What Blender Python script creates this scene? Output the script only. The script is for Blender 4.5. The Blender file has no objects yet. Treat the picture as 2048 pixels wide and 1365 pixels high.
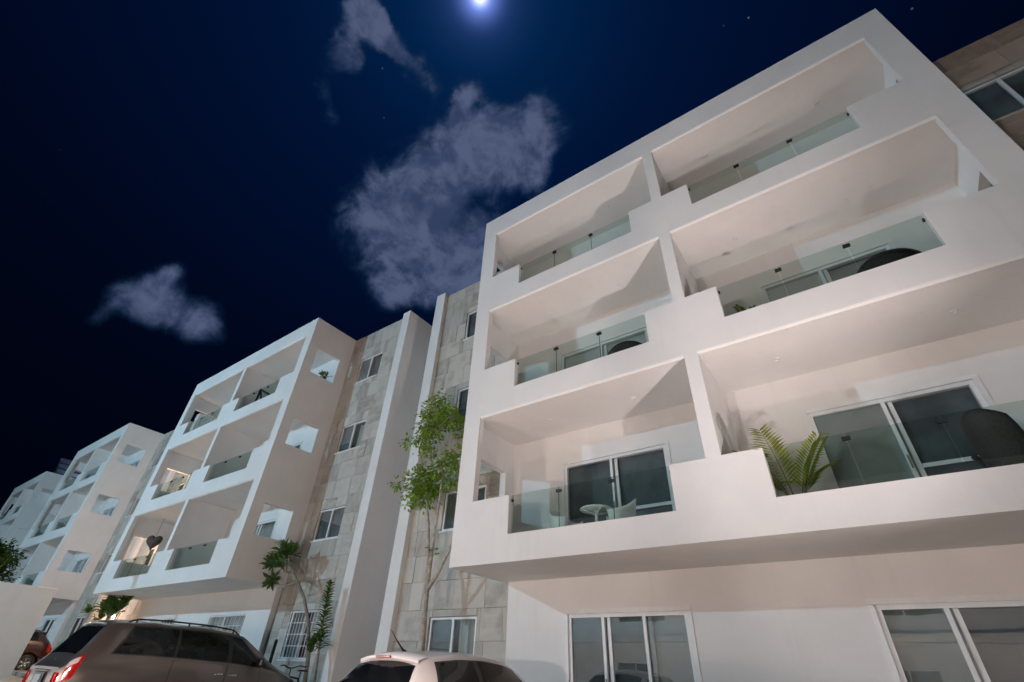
import bpy, math, random
from math import sin, cos, pi, radians, sqrt
from mathutils import Vector, Matrix

random.seed(7)
scene = bpy.context.scene
COL = scene.collection

# ------------------------------------------------------------------ camera
CAM_Z = 1.15
cam_d = bpy.data.cameras.new('camera')
cam = bpy.data.objects.new('camera', cam_d)
COL.objects.link(cam)
cam_d.sensor_fit = 'HORIZONTAL'
cam_d.sensor_width = 36.0
cam_d.lens = 16.463
cam_d.clip_start = 0.05
cam_d.clip_end = 20000
r_, u_, f_ = (0.812987, 0.580874, 0.040472), (0.31319, -0.494817, 0.810598), (-0.490881, 0.64633, 0.584203)
cam.matrix_world = Matrix(((r_[0], u_[0], -f_[0], 0), (r_[1], u_[1], -f_[1], 0), (r_[2], u_[2], -f_[2], CAM_Z), (0, 0, 0, 1)))
scene.camera = cam

# ------------------------------------------------------------------ world: moonlit night sky with drifting cloud
MOON = Vector((-0.25438643, 0.1954039, 0.9471562)).normalized()
world = bpy.data.worlds.new('World')
scene.world = world
world.use_nodes = True


class NT:
    """small helper to write node graphs"""
    def __init__(s, tree):
        s.t = tree

    def n(s, typ, **kw):
        nd = s.t.nodes.new(typ)
        for k, v in kw.items():
            if k == 'ins':
                for i, val in v.items():
                    if hasattr(val, 'is_linked') or isinstance(val, bpy.types.NodeSocket):
                        s.t.links.new(val, nd.inputs[i])
                    else:
                        nd.inputs[i].default_value = val
            else:
                setattr(nd, k, v)
        return nd

    def m(s, op, a, b=None, c=None, clamp=False):
        ins = {0: a}
        if b is not None:
            ins[1] = b
        if c is not None:
            ins[2] = c
        nd = s.n('ShaderNodeMath', operation=op, ins=ins)
        nd.use_clamp = clamp
        return nd.outputs[0]

    def v(s, op, a, b=None, out=0):
        ins = {0: a}
        if b is not None:
            ins[1] = b
        return s.n('ShaderNodeVectorMath', operation=op, ins=ins).outputs[out]

    def mixc(s, fac, a, b, blend='MIX'):
        nd = s.n('ShaderNodeMix', data_type='RGBA', blend_type=blend)
        nd.clamp_factor = True
        for i, val in ((0, fac), (6, a), (7, b)):
            if isinstance(val, bpy.types.NodeSocket):
                s.t.links.new(val, nd.inputs[i])
            else:
                nd.inputs[i].default_value = val
        return nd.outputs[2]

    def smooth(s, x, lo, hi):
        nd = s.n('ShaderNodeMapRange', interpolation_type='SMOOTHSTEP', ins={0: x, 1: lo, 2: hi, 3: 0.0, 4: 1.0})
        return nd.outputs[0]


def rgba(c):
    return (c[0], c[1], c[2], 1.0)


def build_world():
    t = world.node_tree
    t.nodes.clear()
    g = NT(t)
    d = g.n('ShaderNodeTexCoord').outputs['Generated']
    d = g.v('NORMALIZE', d)
    dt = g.v('DOT_PRODUCT', d, tuple(MOON), 1)
    dt = g.m('MAXIMUM', dt, 0.0)
    base = (0.0003, 0.0009, 0.0038, 1)

    def lobe(exp, col):
        p = g.m('POWER', dt, exp)
        return g.v('SCALE', tuple(col), None) if False else (p, col)

    acc = g.n('ShaderNodeRGB')
    acc.outputs[0].default_value = base
    acc = acc.outputs[0]
    for exp, col in ((5.0, (0.0, 0.0058, 0.034)), (45.0, (0.0002, 0.010, 0.029)), (420.0, (0.014, 0.026, 0.09)), (2600.0, (0.2, 0.3, 0.85)), (16000.0, (1.0, 1.0, 1.0))):
        p = g.m('POWER', dt, exp)
        acc = g.mixc(p, acc, g.v('ADD', acc, tuple(col)))
    # cloud deck coordinates: direction pierced through a level layer
    sep = g.n('ShaderNodeSeparateXYZ', ins={0: d})
    z = g.m('MAXIMUM', sep.outputs[2], 0.03)
    deck = g.n('ShaderNodeCombineXYZ', ins={0: g.m('DIVIDE', sep.outputs[0], z), 1: g.m('DIVIDE', sep.outputs[1], z), 2: 0.0}).outputs[0]
    warp = g.n('ShaderNodeTexNoise', ins={'Vector': d, 'Scale': 5.5, 'Detail': 5.0, 'Roughness': 0.6})
    wv = g.v('SCALE', g.v('SUBTRACT', warp.outputs['Color'], (0.5, 0.5, 0.5)))
    t.nodes[-1].inputs['Scale'].default_value = 0.13
    dk = g.v('ADD', deck, wv)
    BL = [[-0.6027, 0.4619, 4.608, 1.6772, -1.1232, 8.7013, 1.0], [-0.3917, 0.4511, 9.4202, 6.9049, -6.5929, 9.7125, 1.0], [-0.3861, 0.5238, 12.6561, 8.6189, -7.055, 10.445, 0.9], [-0.4111, 0.341, 33.966, 40.0982, -14.2176, 14.4673, 0.8], [-0.7703, 0.4835, 6.2154, 4.975, -3.2779, 8.1768, 1.0], [-0.8338, 0.6461, 4.3555, 4.2297, -5.2121, 7.9558, 0.7], [-0.8669, 0.772, 5.4813, 3.9017, -3.1632, 9.2394, 0.8], [-1.0416, 0.6734, 10.4001, 11.5673, -6.3142, 9.7532, 0.45], [-0.6444, 0.675, 10.2048, 4.3549, -1.9003, 12.5006, 0.7], [-0.4578, 0.1706, 0.95, 11.7, -40.0, 7.3, 1.25], [-0.4672, 0.1132, 24.9559, 29.4375, -22.866, 33.0077, 0.85], [-0.5457, 0.1224, 5.4424, 25.7203, -22.6089, 9.802, 0.7], [-0.6501, 0.1581, 26.2334, 35.3759, -11.8152, 17.2619, 0.55], [-0.3798, 0.152, 27.385, 27.5176, -50.8921, 73.3516, 0.4], [-0.4029, 0.1886, 29.7007, 29.3401, -32.8328, 47.4984, 0.3], [-1.7638, 0.2364, 2.4748, 8.0199, -5.1725, 4.3066, 0.64], [-1.7695, 0.3982, 2.2744, 10.4348, -5.9854, -0.7265, 0.66], [-1.5797, 0.2382, 8.6012, 12.2451, -5.5891, 25.4213, 0.6], [-2.0508, 0.1661, 3.7167, 11.6657, -6.6493, 10.3765, 0.35]]
    field = None
    for px, py, a, b, c, e, w in BL:
        q = g.v('SUBTRACT', dk, (px, py, 0))
        d1 = g.v('DOT_PRODUCT', q, (a, b, 0), 1)
        d2 = g.v('DOT_PRODUCT', q, (c, e, 0), 1)
        r2 = g.m('MULTIPLY_ADD', d1, d1, g.m('MULTIPLY', d2, d2))
        k = g.m('MULTIPLY', g.m('POWER', 2.718, g.m('MULTIPLY', r2, -0.85)), w * 1.1)
        field = k if field is None else g.m('ADD', field, k)
    field = g.m('MINIMUM', field, 1.15)
    n1 = g.n('ShaderNodeTexNoise', ins={'Vector': d, 'Scale': 10.0, 'Detail': 9.0, 'Roughness': 0.58, 'Distortion': 0.25}).outputs[0]
    n2 = g.n('ShaderNodeTexNoise', ins={'Vector': d, 'Scale': 4.5, 'Detail': 4.0, 'Roughness': 0.5}).outputs[0]
    dens = g.m('ADD', field, g.m('MULTIPLY', g.m('SUBTRACT', n1, 0.5), 1.9))
    dens = g.m('ADD', dens, g.m('MULTIPLY', g.m('SUBTRACT', n2, 0.5), 0.35))
    thin = g.smooth(dens, 0.20, 0.70)
    thick = g.smooth(dens, 0.38, 0.98)
    thin = g.m('MULTIPLY', thin, g.smooth(field, 0.10, 0.32))
    thick = g.m('MULTIPLY', thick, g.smooth(field, 0.12, 0.4))
    col = g.mixc(g.m('MULTIPLY', thin, 0.62), acc, (0.008, 0.026, 0.068, 1))
    n1b = g.n('ShaderNodeTexNoise', ins={'Vector': g.v('ADD', d, tuple(MOON * 0.022)), 'Scale': 10.0, 'Detail': 9.0, 'Roughness': 0.58, 'Distortion': 0.25}).outputs[0]
    rel = g.m('MULTIPLY_ADD', g.m('SUBTRACT', n1, n1b), 2.6, g.m('MULTIPLY_ADD', n1, 0.9, 0.05))
    shade = g.mixc(g.smooth(rel, 0.15, 0.85), (0.032, 0.048, 0.108, 1), (0.080, 0.101, 0.188, 1))
    col = g.mixc(g.m('MULTIPLY', thick, 0.92), col, shade)
    # stars
    st = [[0.10327, 0.45455, 0.88472, 1.0], [0.28491, 0.52962, 0.79895, .6], [0.06769, 0.44711, 0.89191, .2], [-0.4482, 0.16599, 0.87838, .5], [-0.4941, 0.22055, 0.84096, .3], [-0.38496, 0.41404, 0.82485, .15], [-0.79227, -0.08037, 0.60485, .04]]
    for x, y, zz, w in st:
        dd = g.v('DOT_PRODUCT', d, tuple(Vector((x, y, zz)).normalized()), 1)
        p = g.smooth(dd, 1 - 1.6e-6, 1 - 2e-7)
        col = g.v('ADD', col, g.v('SCALE', (0.09 * w, 0.09 * w, 0.11 * w)))
        t.links.new(p, t.nodes[-2].inputs['Scale']) if t.nodes[-2].operation == 'SCALE' else t.links.new(p, t.nodes[-1].inputs['Scale'])
    bg = g.n('ShaderNodeBackground', ins={0: col, 1: 1.0})
    out = g.n('ShaderNodeOutputWorld')
    t.links.new(bg.outputs[0], out.inputs[0])


build_world()

# moonlight: one sun lamp in the moon's direction
sun_d = bpy.data.lights.new('moonlight', 'SUN')
sun_d.energy = 0.03
sun_d.angle = radians(0.5)
sun_d.color = (0.75, 0.85, 1.0)
sun = bpy.data.objects.new('moonlight', sun_d)
COL.objects.link(sun)
sun.rotation_euler = MOON.to_track_quat('Z', 'Y').to_euler()

# render and exposure
scene.render.engine = 'CYCLES'
scene.cycles.use_denoising = True
scene.cycles.max_bounces = 8
scene.cycles.diffuse_bounces = 5
scene.cycles.glossy_bounces = 4
scene.cycles.transmission_bounces = 6
scene.cycles.transparent_max_bounces = 16
scene.cycles.caustics_reflective = False
scene.cycles.caustics_refractive = False
scene.cycles.sample_clamp_indirect = 4.0
scene.view_settings.view_transform = 'Standard'
scene.view_settings.look = 'None'
scene.view_settings.exposure = 0.15
scene.view_settings.gamma = 1.0
scene.view_settings.use_curve_mapping = False

# lamp powers (used by the lamp builders below)
P_COOL, C_COOL = 7200, (0.44, 0.76, 1.0)
FLOOD_AIM, FLOOD_CONE = (-3.9, 7.1, 9.6), 73
P_LOW, C_LOW = 1600, (1.0, 0.87, 0.86)
P_FILL, C_FILL = 800, (1.0, 0.87, 0.84)  # power and colour of the added bollards
P_DOWN, C_DOWN = 11500, (1.0, 0.80, 0.69)  # power and colour of the added hooded lamps
P_WALL = 95


# ------------------------------------------------------------------ materials
def new_mat(name):
    m = bpy.data.materials.new(name)
    m.use_nodes = True
    t = m.node_tree
    t.nodes.clear()
    return m, NT(t), t


def finish(g, t, shader):
    o = g.n('ShaderNodeOutputMaterial')
    t.links.new(shader, o.inputs[0])


def simple(name, base, rough=0.6, metal=0.0, var=0.12, scale=6.0, bump=0.0, bscale=60.0, coat=0.0, emit=None, estr=0.0, spec=0.5, stretch=None):
    m, g, t = new_mat(name)
    co = g.n('ShaderNodeTexCoord').outputs['Object']
    if stretch:
        co = g.n('ShaderNodeMapping', ins={'Vector': co, 'Scale': stretch}).outputs[0]
    n = g.n('ShaderNodeTexNoise', ins={'Vector': co, 'Scale': scale, 'Detail': 6.0, 'Roughness': 0.6}).outputs[0]
    lo = rgba([c * (1 - var) for c in base])
    hi = rgba([min(1, c * (1 + var)) for c in base])
    col = g.mixc(g.smooth(n, 0.3, 0.7), lo, hi)
    p = g.n('ShaderNodeBsdfPrincipled', ins={'Base Color': col, 'Roughness': rough, 'Metallic': metal, 'Coat Weight': coat, 'Coat Roughness': 0.05, 'Specular IOR Level': spec})
    if emit:
        p.inputs['Emission Color'].default_value = rgba(emit)
        p.inputs['Emission Strength'].default_value = estr
    if bump:
        n2 = g.n('ShaderNodeTexNoise', ins={'Vector': co, 'Scale': bscale, 'Detail': 4.0, 'Roughness': 0.6}).outputs[0]
        b = g.n('ShaderNodeBump', ins={'Strength': bump, 'Distance': 0.01, 'Height': n2})
        t.links.new(b.outputs[0], p.inputs['Normal'])
    finish(g, t, p.outputs[0])
    return m


def plaster(name, base, dirt=0.12):
    m, g, t = new_mat(name)
    co = g.n('ShaderNodeNewGeometry').outputs['Position']
    n1 = g.n('ShaderNodeTexNoise', ins={'Vector': co, 'Scale': 0.55, 'Detail': 6.0, 'Roughness': 0.62}).outputs[0]
    st = g.n('ShaderNodeMapping', ins={'Vector': co, 'Scale': (5.0, 5.0, 0.28)}).outputs[0]
    n2 = g.n('ShaderNodeTexNoise', ins={'Vector': st, 'Scale': 1.0, 'Detail': 5.0, 'Roughness': 0.65}).outputs[0]
    n3 = g.n('ShaderNodeTexNoise', ins={'Vector': co, 'Scale': 38.0, 'Detail': 5.0, 'Roughness': 0.7}).outputs[0]
    col = g.mixc(g.smooth(n1, 0.3, 0.7), rgba([c * (1 - dirt * 0.7) for c in base]), rgba(base))
    col = g.mixc(g.m('MULTIPLY', g.smooth(n2, 0.52, 0.8), dirt * 1.6), col, rgba([base[0] * 0.72, base[1] * 0.71, base[2] * 0.67]))
    col = g.mixc(g.m('MULTIPLY', g.smooth(n3, 0.45, 0.75), 0.09), col, rgba([c * 0.7 for c in base]))
    p = g.n('ShaderNodeBsdfPrincipled', ins={'Base Color': col, 'Roughness': 0.88, 'Specular IOR Level': 0.25})
    b = g.n('ShaderNodeBump', ins={'Strength': 0.22, 'Distance': 0.006, 'Height': g.m('ADD', n3, g.m('MULTIPLY', n1, 3.0))})
    t.links.new(b.outputs[0], p.inputs['Normal'])
    finish(g, t, p.outputs[0])
    return m


def stone_mat(name):
    m, g, t = new_mat(name)
    co = g.n('ShaderNodeNewGeometry').outputs['Position']
    oi = g.n('ShaderNodeObjectInfo').outputs['Random']
    off = g.n('ShaderNodeCombineXYZ', ins={0: g.m('MULTIPLY', oi, 37.0), 1: g.m('MULTIPLY', oi, 11.0), 2: g.m('MULTIPLY', oi, 71.0)}).outputs[0]
    c2 = g.v('ADD', co, off)
    # each tile was cut with its vein one way or the other
    way = g.m('GREATER_THAN', g.m('FRACT', g.m('MULTIPLY', oi, 17.3)), 0.5)
    ma = g.n('ShaderNodeMapping', ins={'Vector': c2, 'Scale': (1.2, 1.2, 5.0)}).outputs[0]
    mb = g.n('ShaderNodeMapping', ins={'Vector': c2, 'Scale': (5.0, 1.2, 1.0)}).outputs[0]
    mx = g.n('ShaderNodeMix', data_type='VECTOR')
    t.links.new(way, mx.inputs[0]); t.links.new(ma, mx.inputs[4]); t.links.new(mb, mx.inputs[5])
    vein = g.n('ShaderNodeTexNoise', ins={'Vector': mx.outputs[1], 'Scale': 1.0, 'Detail': 8.0, 'Roughness': 0.66, 'Distortion': 0.6}).outputs[0]
    blot = g.n('ShaderNodeTexNoise', ins={'Vector': c2, 'Scale': 1.6, 'Detail': 6.0, 'Roughness': 0.6}).outputs[0]
    pit = g.n('ShaderNodeTexNoise', ins={'Vector': c2, 'Scale': 26.0, 'Detail': 4.0, 'Roughness': 0.7}).outputs[0]
    tone = g.mixc(oi, (0.34, 0.325, 0.295, 1), (0.50, 0.48, 0.435, 1))
    tone = g.mixc(g.m('MULTIPLY', g.m('LESS_THAN', g.m('FRACT', g.m('MULTIPLY', oi, 7.77)), 0.16), 0.75), tone, (0.26, 0.24, 0.21, 1))
    tone = g.mixc(g.m('MULTIPLY', g.m('GREATER_THAN', g.m('FRACT', g.m('MULTIPLY', oi, 5.31)), 0.86), 0.6), tone, (0.62, 0.58, 0.52, 1))
    col = g.mixc(g.m('MULTIPLY', g.smooth(vein, 0.35, 0.72), 0.6), tone, (0.60, 0.555, 0.48, 1))
    col = g.mixc(g.m('MULTIPLY', g.smooth(blot, 0.50, 0.78), 0.65), col, (0.20, 0.175, 0.14, 1))
    col = g.mixc(g.m('MULTIPLY', g.smooth(pit, 0.60, 0.72), 0.5), col, (0.17, 0.15, 0.125, 1))
    p = g.n('ShaderNodeBsdfPrincipled', ins={'Base Color': col, 'Roughness': 0.72, 'Specular IOR Level': 0.35})
    b = g.n('ShaderNodeBump', ins={'Strength': 0.35, 'Distance': 0.008, 'Height': g.m('SUBTRACT', vein, g.m('MULTIPLY', g.smooth(pit, 0.6, 0.72), 0.7))})
    t.links.new(b.outputs[0], p.inputs['Normal'])
    finish(g, t, p.outputs[0])
    return m


def glass_mat(name, tint, refl=0.05, rough=0.0, gain=1.0):
    m, g, t = new_mat(name)
    tr = g.n('ShaderNodeBsdfTransparent', ins={0: rgba(tint)})
    co = g.n('ShaderNodeNewGeometry').outputs['Position']
    n = g.n('ShaderNodeTexNoise', ins={'Vector': co, 'Scale': 1.3, 'Detail': 2.0}).outputs[0]
    b = g.n('ShaderNodeBump', ins={'Strength': 0.06, 'Distance': 0.02, 'Height': n})
    gl = g.n('ShaderNodeBsdfGlossy', ins={'Color': (1, 1, 1, 1), 'Roughness': rough, 'Normal': b.outputs[0]})
    lw = g.n('ShaderNodeLayerWeight', ins={0: 0.5}).outputs['Facing']
    f = g.m('MULTIPLY_ADD', g.m('POWER', lw, 5.0), 0.9 * gain, refl, clamp=True)
    mx = g.n('ShaderNodeMixShader', ins={0: f, 1: tr.outputs[0], 2: gl.outputs[0]})
    finish(g, t, mx.outputs[0])
    return m


def leaf_mat(name, dark, light, trans=0.35):
    m, g, t = new_mat(name)
    co = g.n('ShaderNodeNewGeometry').outputs['Position']
    rnd = g.n('ShaderNodeNewGeometry').outputs['Random Per Island']
    n = g.n('ShaderNodeTexNoise', ins={'Vector': co, 'Scale': 2.5, 'Detail': 3.0}).outputs[0]
    k = g.m('MULTIPLY_ADD', rnd, 0.7, g.m('MULTIPLY', n, 0.3))
    col = g.mixc(k, rgba(dark), rgba(light))
    p = g.n('ShaderNodeBsdfPrincipled', ins={'Base Color': col, 'Roughness': 0.6, 'Specular IOR Level': 0.25})
    tl = g.n('ShaderNodeBsdfTranslucent', ins={0: g.mixc(0.5, col, rgba([light[0] * 1.3, light[1] * 1.3, light[2]]))})
    mx = g.n('ShaderNodeMixShader', ins={0: trans, 1: p.outputs[0], 2: tl.outputs[0]})
    finish(g, t, mx.outputs[0])
    return m


def emit_mat(name, col, strength, var=0.15, scale=3.0):
    m, g, t = new_mat(name)
    co = g.n('ShaderNodeNewGeometry').outputs['Position']
    n = g.n('ShaderNodeTexNoise', ins={'Vector': co, 'Scale': scale, 'Detail': 3.0}).outputs[0]
    c = g.mixc(g.smooth(n, 0.3, 0.7), rgba([x * (1 - var) for x in col]), rgba(col))
    e = g.n('ShaderNodeEmission', ins={0: c, 1: strength})
    finish(g, t, e.outputs[0])
    return m


M = {}
M['plaster'] = plaster('white_plaster', (0.815, 0.795, 0.775))
M['plaster_b'] = plaster('white_plaster_yard', (0.78, 0.77, 0.75), 0.16)
M['stone'] = stone_mat('travertine')
M['mortar'] = simple('mortar', (0.23, 0.215, 0.195), 0.9, var=0.2, scale=9, bump=0.3)
M['frame'] = simple('white_aluminium', (0.78, 0.79, 0.79), 0.35, var=0.04)
M['pane'] = glass_mat('window_glass', (0.88, 0.91, 0.91), 0.11)
M['pane_low'] = glass_mat('mirroring_window_glass', (0.80, 0.84, 0.84), 0.22)
M['bglass'] = glass_mat('balcony_glass', (0.85, 0.915, 0.89), 0.035, gain=0.35)
M['clamp'] = simple('black_clamp', (0.012, 0.013, 0.014), 0.4, var=0.2)
M['curtain'] = simple('pale_curtain', (0.60, 0.64, 0.63), 0.9, var=0.06, scale=3)
M['blind'] = simple('grey_blind', (0.66, 0.69, 0.68), 0.8, var=0.05)
M['screen'] = simple('dark_insect_screen', (0.20, 0.22, 0.235), 0.7, var=0.3, scale=2.0)
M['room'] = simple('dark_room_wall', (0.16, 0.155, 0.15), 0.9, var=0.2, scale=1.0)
M['black'] = simple('black_paint', (0.015, 0.015, 0.016), 0.5, var=0.2)
M['wicker'] = simple('dark_wicker', (0.034, 0.030, 0.028), 0.6, var=0.5, scale=40, bump=0.8, bscale=90)
M['plastic'] = simple('white_plastic', (0.72, 0.74, 0.74), 0.45, var=0.04)
M['bark'] = simple('grey_bark', (0.20, 0.175, 0.145), 0.9, var=0.35, scale=14, bump=0.6, bscale=30)
M['bark_pale'] = simple('pale_bark', (0.36, 0.33, 0.28), 0.85, var=0.3, scale=10, bump=0.5, bscale=30)
M['leaf'] = leaf_mat('bright_leaf', (0.055, 0.13, 0.008), (0.26, 0.40, 0.045))
M['leaf_dark'] = leaf_mat('dark_leaf', (0.022, 0.062, 0.012), (0.11, 0.19, 0.05))
M['leaf_far'] = leaf_mat('far_leaf', (0.006, 0.022, 0.003), (0.03, 0.07, 0.008))
M['palm'] = leaf_mat('palm_leaf', (0.08, 0.12, 0.015), (0.32, 0.34, 0.07))
M['pot'] = simple('dark_pot', (0.02, 0.02, 0.02), 0.5)
M['rubber'] = simple('tyre_rubber', (0.018, 0.018, 0.018), 0.85)
M['alloy'] = simple('alloy', (0.5, 0.5, 0.5), 0.3, metal=1.0, var=0.05)
M['van_paint'] = simple('taupe_metallic', (0.125, 0.105, 0.098), 0.28, metal=0.5, coat=1.0, var=0.06, scale=1.5)
M['white_paint'] = simple('pearl_white', (0.72, 0.68, 0.69), 0.30, coat=0.7, var=0.03, scale=1.2)
M['red_paint'] = simple('dark_red', (0.032, 0.003, 0.003), 0.3, coat=0.7, var=0.06)
M['car_glass'] = simple('tinted_car_glass', (0.006, 0.007, 0.008), 0.04, var=0.3, spec=0.24)
M['red_lens'] = simple('red_lens', (0.42, 0.010, 0.008), 0.12, coat=0.8, var=0.35, scale=25)
M['brake_lens'] = simple('dark_red_lens', (0.12, 0.006, 0.006), 0.2, coat=0.5, var=0.2)
M['clear_lens'] = simple('clear_lens', (0.62, 0.56, 0.57), 0.12, coat=0.8, var=0.25, scale=40)
M['chrome'] = simple('chrome', (0.7, 0.7, 0.7), 0.15, metal=1.0, var=0.03)
M['plate'] = simple('number_plate', (0.30, 0.36, 0.40), 0.4, var=0.15, scale=14)
M['trim'] = simple('black_trim', (0.012, 0.012, 0.012), 0.45)
M['road'] = simple('pale_concrete_paving', (0.50, 0.46, 0.41), 0.9, var=0.25, scale=3, bump=0.6, bscale=90)
M['grass'] = simple('short_grass', (0.045, 0.065, 0.020), 0.9, var=0.5, scale=20, bump=1.0, bscale=120)
M['paver'] = simple('concrete_paver', (0.40, 0.385, 0.35), 0.9, var=0.14, scale=4, bump=0.4, bscale=60)
M['lampglow_c'] = emit_mat('cool_lamp_glass', (0.85, 0.95, 1.0), 12, 0.03)
M['lampglow_w'] = emit_mat('warm_lamp_glass', (1.0, 0.82, 0.68), 12, 0.03)
M['steel'] = simple('galvanised_steel', (0.30, 0.31, 0.32), 0.45, metal=0.8)
M['moon'] = emit_mat('moon_face', (0.95, 0.97, 1.0), 6.0, 0.12, 0.02)
M['glow_curtain'] = emit_mat('glowing_curtain', (0.80, 0.93, 1.0), 0.9, 0.5, 7.0)  # lit room in the third block, painted reflection in the second
M['solar'] = simple('solar_panel_glass', (0.10, 0.14, 0.19), 0.12, var=0.3, scale=3, coat=0.5)
M['bike'] = simple('bicycle_paint', (0.02, 0.022, 0.025), 0.4)


# ------------------------------------------------------------------ mesh helpers
class MB:
    def __init__(s):
        s.v, s.f = [], []

    def add(s, verts, faces):
        o = len(s.v)
        s.v += [tuple(p) for p in verts]
        s.f += [tuple(i + o for i in f) for f in faces]
        return s

    def box(s, x0, x1, y0, y1, z0, z1):
        p = [(x0, y0, z0), (x1, y0, z0), (x1, y1, z0), (x0, y1, z0), (x0, y0, z1), (x1, y0, z1), (x1, y1, z1), (x0, y1, z1)]
        return s.add(p, [(0, 3, 2, 1), (4, 5, 6, 7), (0, 1, 5, 4), (1, 2, 6, 5), (2, 3, 7, 6), (3, 0, 4, 7)])

    def cbox(s, x0, x1, y0, y1, z0, z1, c=0.01):
        """box with chamfered edges (each face inset, edges and corners cut)"""
        vs, idx = [], {}
        for sx in (0, 1):
            for sy in (0, 1):
                for sz in (0, 1):
                    X, Y, Z = (x0, x1)[sx], (y0, y1)[sy], (z0, z1)[sz]
                    ix, iy, iz = (c, -c)[sx], (c, -c)[sy], (c, -c)[sz]
                    for k, p in enumerate(((X, Y + iy, Z + iz), (X + ix, Y, Z + iz), (X + ix, Y + iy, Z))):
                        idx[sx, sy, sz, k] = len(vs)
                        vs.append(p)
        fs = []
        I = lambda a, b, c_, k: idx[a, b, c_, k]
        fs += [(I(0, 0, 0, 0), I(0, 0, 1, 0), I(0, 1, 1, 0), I(0, 1, 0, 0)), (I(1, 0, 0, 0), I(1, 1, 0, 0), I(1, 1, 1, 0), I(1, 0, 1, 0))]
        fs += [(I(0, 0, 0, 1), I(1, 0, 0, 1), I(1, 0, 1, 1), I(0, 0, 1, 1)), (I(0, 1, 0, 1), I(0, 1, 1, 1), I(1, 1, 1, 1), I(1, 1, 0, 1))]
        fs += [(I(0, 0, 0, 2), I(0, 1, 0, 2), I(1, 1, 0, 2), I(1, 0, 0, 2)), (I(0, 0, 1, 2), I(1, 0, 1, 2), I(1, 1, 1, 2), I(0, 1, 1, 2))]
        for a in (0, 1):
            for b in (0, 1):
                fs.append((I(a, b, 0, 0), I(a, b, 1, 0), I(a, b, 1, 1), I(a, b, 0, 1)))
                fs.append((I(a, 0, b, 0), I(a, 1, b, 0), I(a, 1, b, 2), I(a, 0, b, 2)))
                fs.append((I(0, a, b, 1), I(1, a, b, 1), I(1, a, b, 2), I(0, a, b, 2)))
                for c_ in (0, 1):
                    fs.append((I(a, b, c_, 0), I(a, b, c_, 1), I(a, b, c_, 2)))
        return s.add(vs, fs)

    def tube(s, pts, rad, n=8, cap=True):
        pts = [Vector(p) for p in pts]
        rad = [rad] * len(pts) if not hasattr(rad, '__len__') else rad
        up = Vector((0, 0, 1))
        rings = []
        for i, p in enumerate(pts):
            a = pts[max(0, i - 1)]
            b = pts[min(len(pts) - 1, i + 1)]
            d = (b - a).normalized() if (b - a).length > 1e-9 else Vector((0, 0, 1))
            e = d.cross(up)
            if e.length < 1e-3:
                e = d.cross(Vector((1, 0, 0)))
            e.normalize()
            h = e.cross(d)
            rings.append([p + (e * cos(2 * pi * k / n) + h * sin(2 * pi * k / n)) * rad[i] for k in range(n)])
        vs = [q for r in rings for q in r]
        fs = []
        for i in range(len(pts) - 1):
            for k in range(n):
                fs.append((i * n + k, i * n + (k + 1) % n, (i + 1) * n + (k + 1) % n, (i + 1) * n + k))
        if cap:
            fs.append(tuple(range(n))[::-1])
            fs.append(tuple((len(pts) - 1) * n + k for k in range(n)))
        return s.add(vs, fs)

    def lathe(s, prof, n=24, c=(0, 0, 0), axis='z'):
        vs, fs = [], []
        for r, h in prof:
            for k in range(n):
                a = 2 * pi * k / n
                if axis == 'z':
                    vs.append((c[0] + r * cos(a), c[1] + r * sin(a), c[2] + h))
                elif axis == 'x':
                    vs.append((c[0] + h, c[1] + r * cos(a), c[2] + r * sin(a)))
                else:
                    vs.append((c[0] + r * cos(a), c[1] + h, c[2] + r * sin(a)))
        for i in range(len(prof) - 1):
            for k in range(n):
                fs.append((i * n + k, i * n + (k + 1) % n, (i + 1) * n + (k + 1) % n, (i + 1) * n + k))
        return s.add(vs, fs)

    def wall(s, us, ws, holes, d0, d1, mp):
        """slab in the (u,w) plane between depths d0 and d1 with rectangular holes; mp(u,w,d) -> xyz"""
        U = sorted(set([us[0], us[1]] + [h[i] for h in holes for i in (0, 1) if us[0] < h[i] < us[1]]))
        Wv = sorted(set([ws[0], ws[1]] + [h[i] for h in holes for i in (2, 3) if ws[0] < h[i] < ws[1]]))
        nu, nw = len(U) - 1, len(Wv) - 1

        def solid(i, j):
            if i < 0 or j < 0 or i >= nu or j >= nw:
                return False
            cu, cw = (U[i] + U[i + 1]) / 2, (Wv[j] + Wv[j + 1]) / 2
            return not any(h[0] < cu < h[1] and h[2] < cw < h[3] for h in holes)
        cache, vs, fs = {}, [], []

        def V(i, j, k):
            key = (i, j, k)
            if key not in cache:
                cache[key] = len(vs)
                vs.append(mp(U[i], Wv[j], (d0, d1)[k]))
            return cache[key]
        for i in range(nu):
            for j in range(nw):
                if not solid(i, j):
                    continue
                fs.append((V(i, j, 0), V(i + 1, j, 0), V(i + 1, j + 1, 0), V(i, j + 1, 0)))
                fs.append((V(i, j, 1), V(i, j + 1, 1), V(i + 1, j + 1, 1), V(i + 1, j, 1)))
                if not solid(i - 1, j):
                    fs.append((V(i, j, 0), V(i, j + 1, 0), V(i, j + 1, 1), V(i, j, 1)))
                if not solid(i + 1, j):
                    fs.append((V(i + 1, j, 0), V(i + 1, j, 1), V(i + 1, j + 1, 1), V(i + 1, j + 1, 0)))
                if not solid(i, j - 1):
                    fs.append((V(i, j, 0), V(i, j, 1), V(i + 1, j, 1), V(i + 1, j, 0)))
                if not solid(i, j + 1):
                    fs.append((V(i, j + 1, 0), V(i + 1, j + 1, 0), V(i + 1, j + 1, 1), V(i, j + 1, 1)))
        return s.add(vs, fs)

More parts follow.
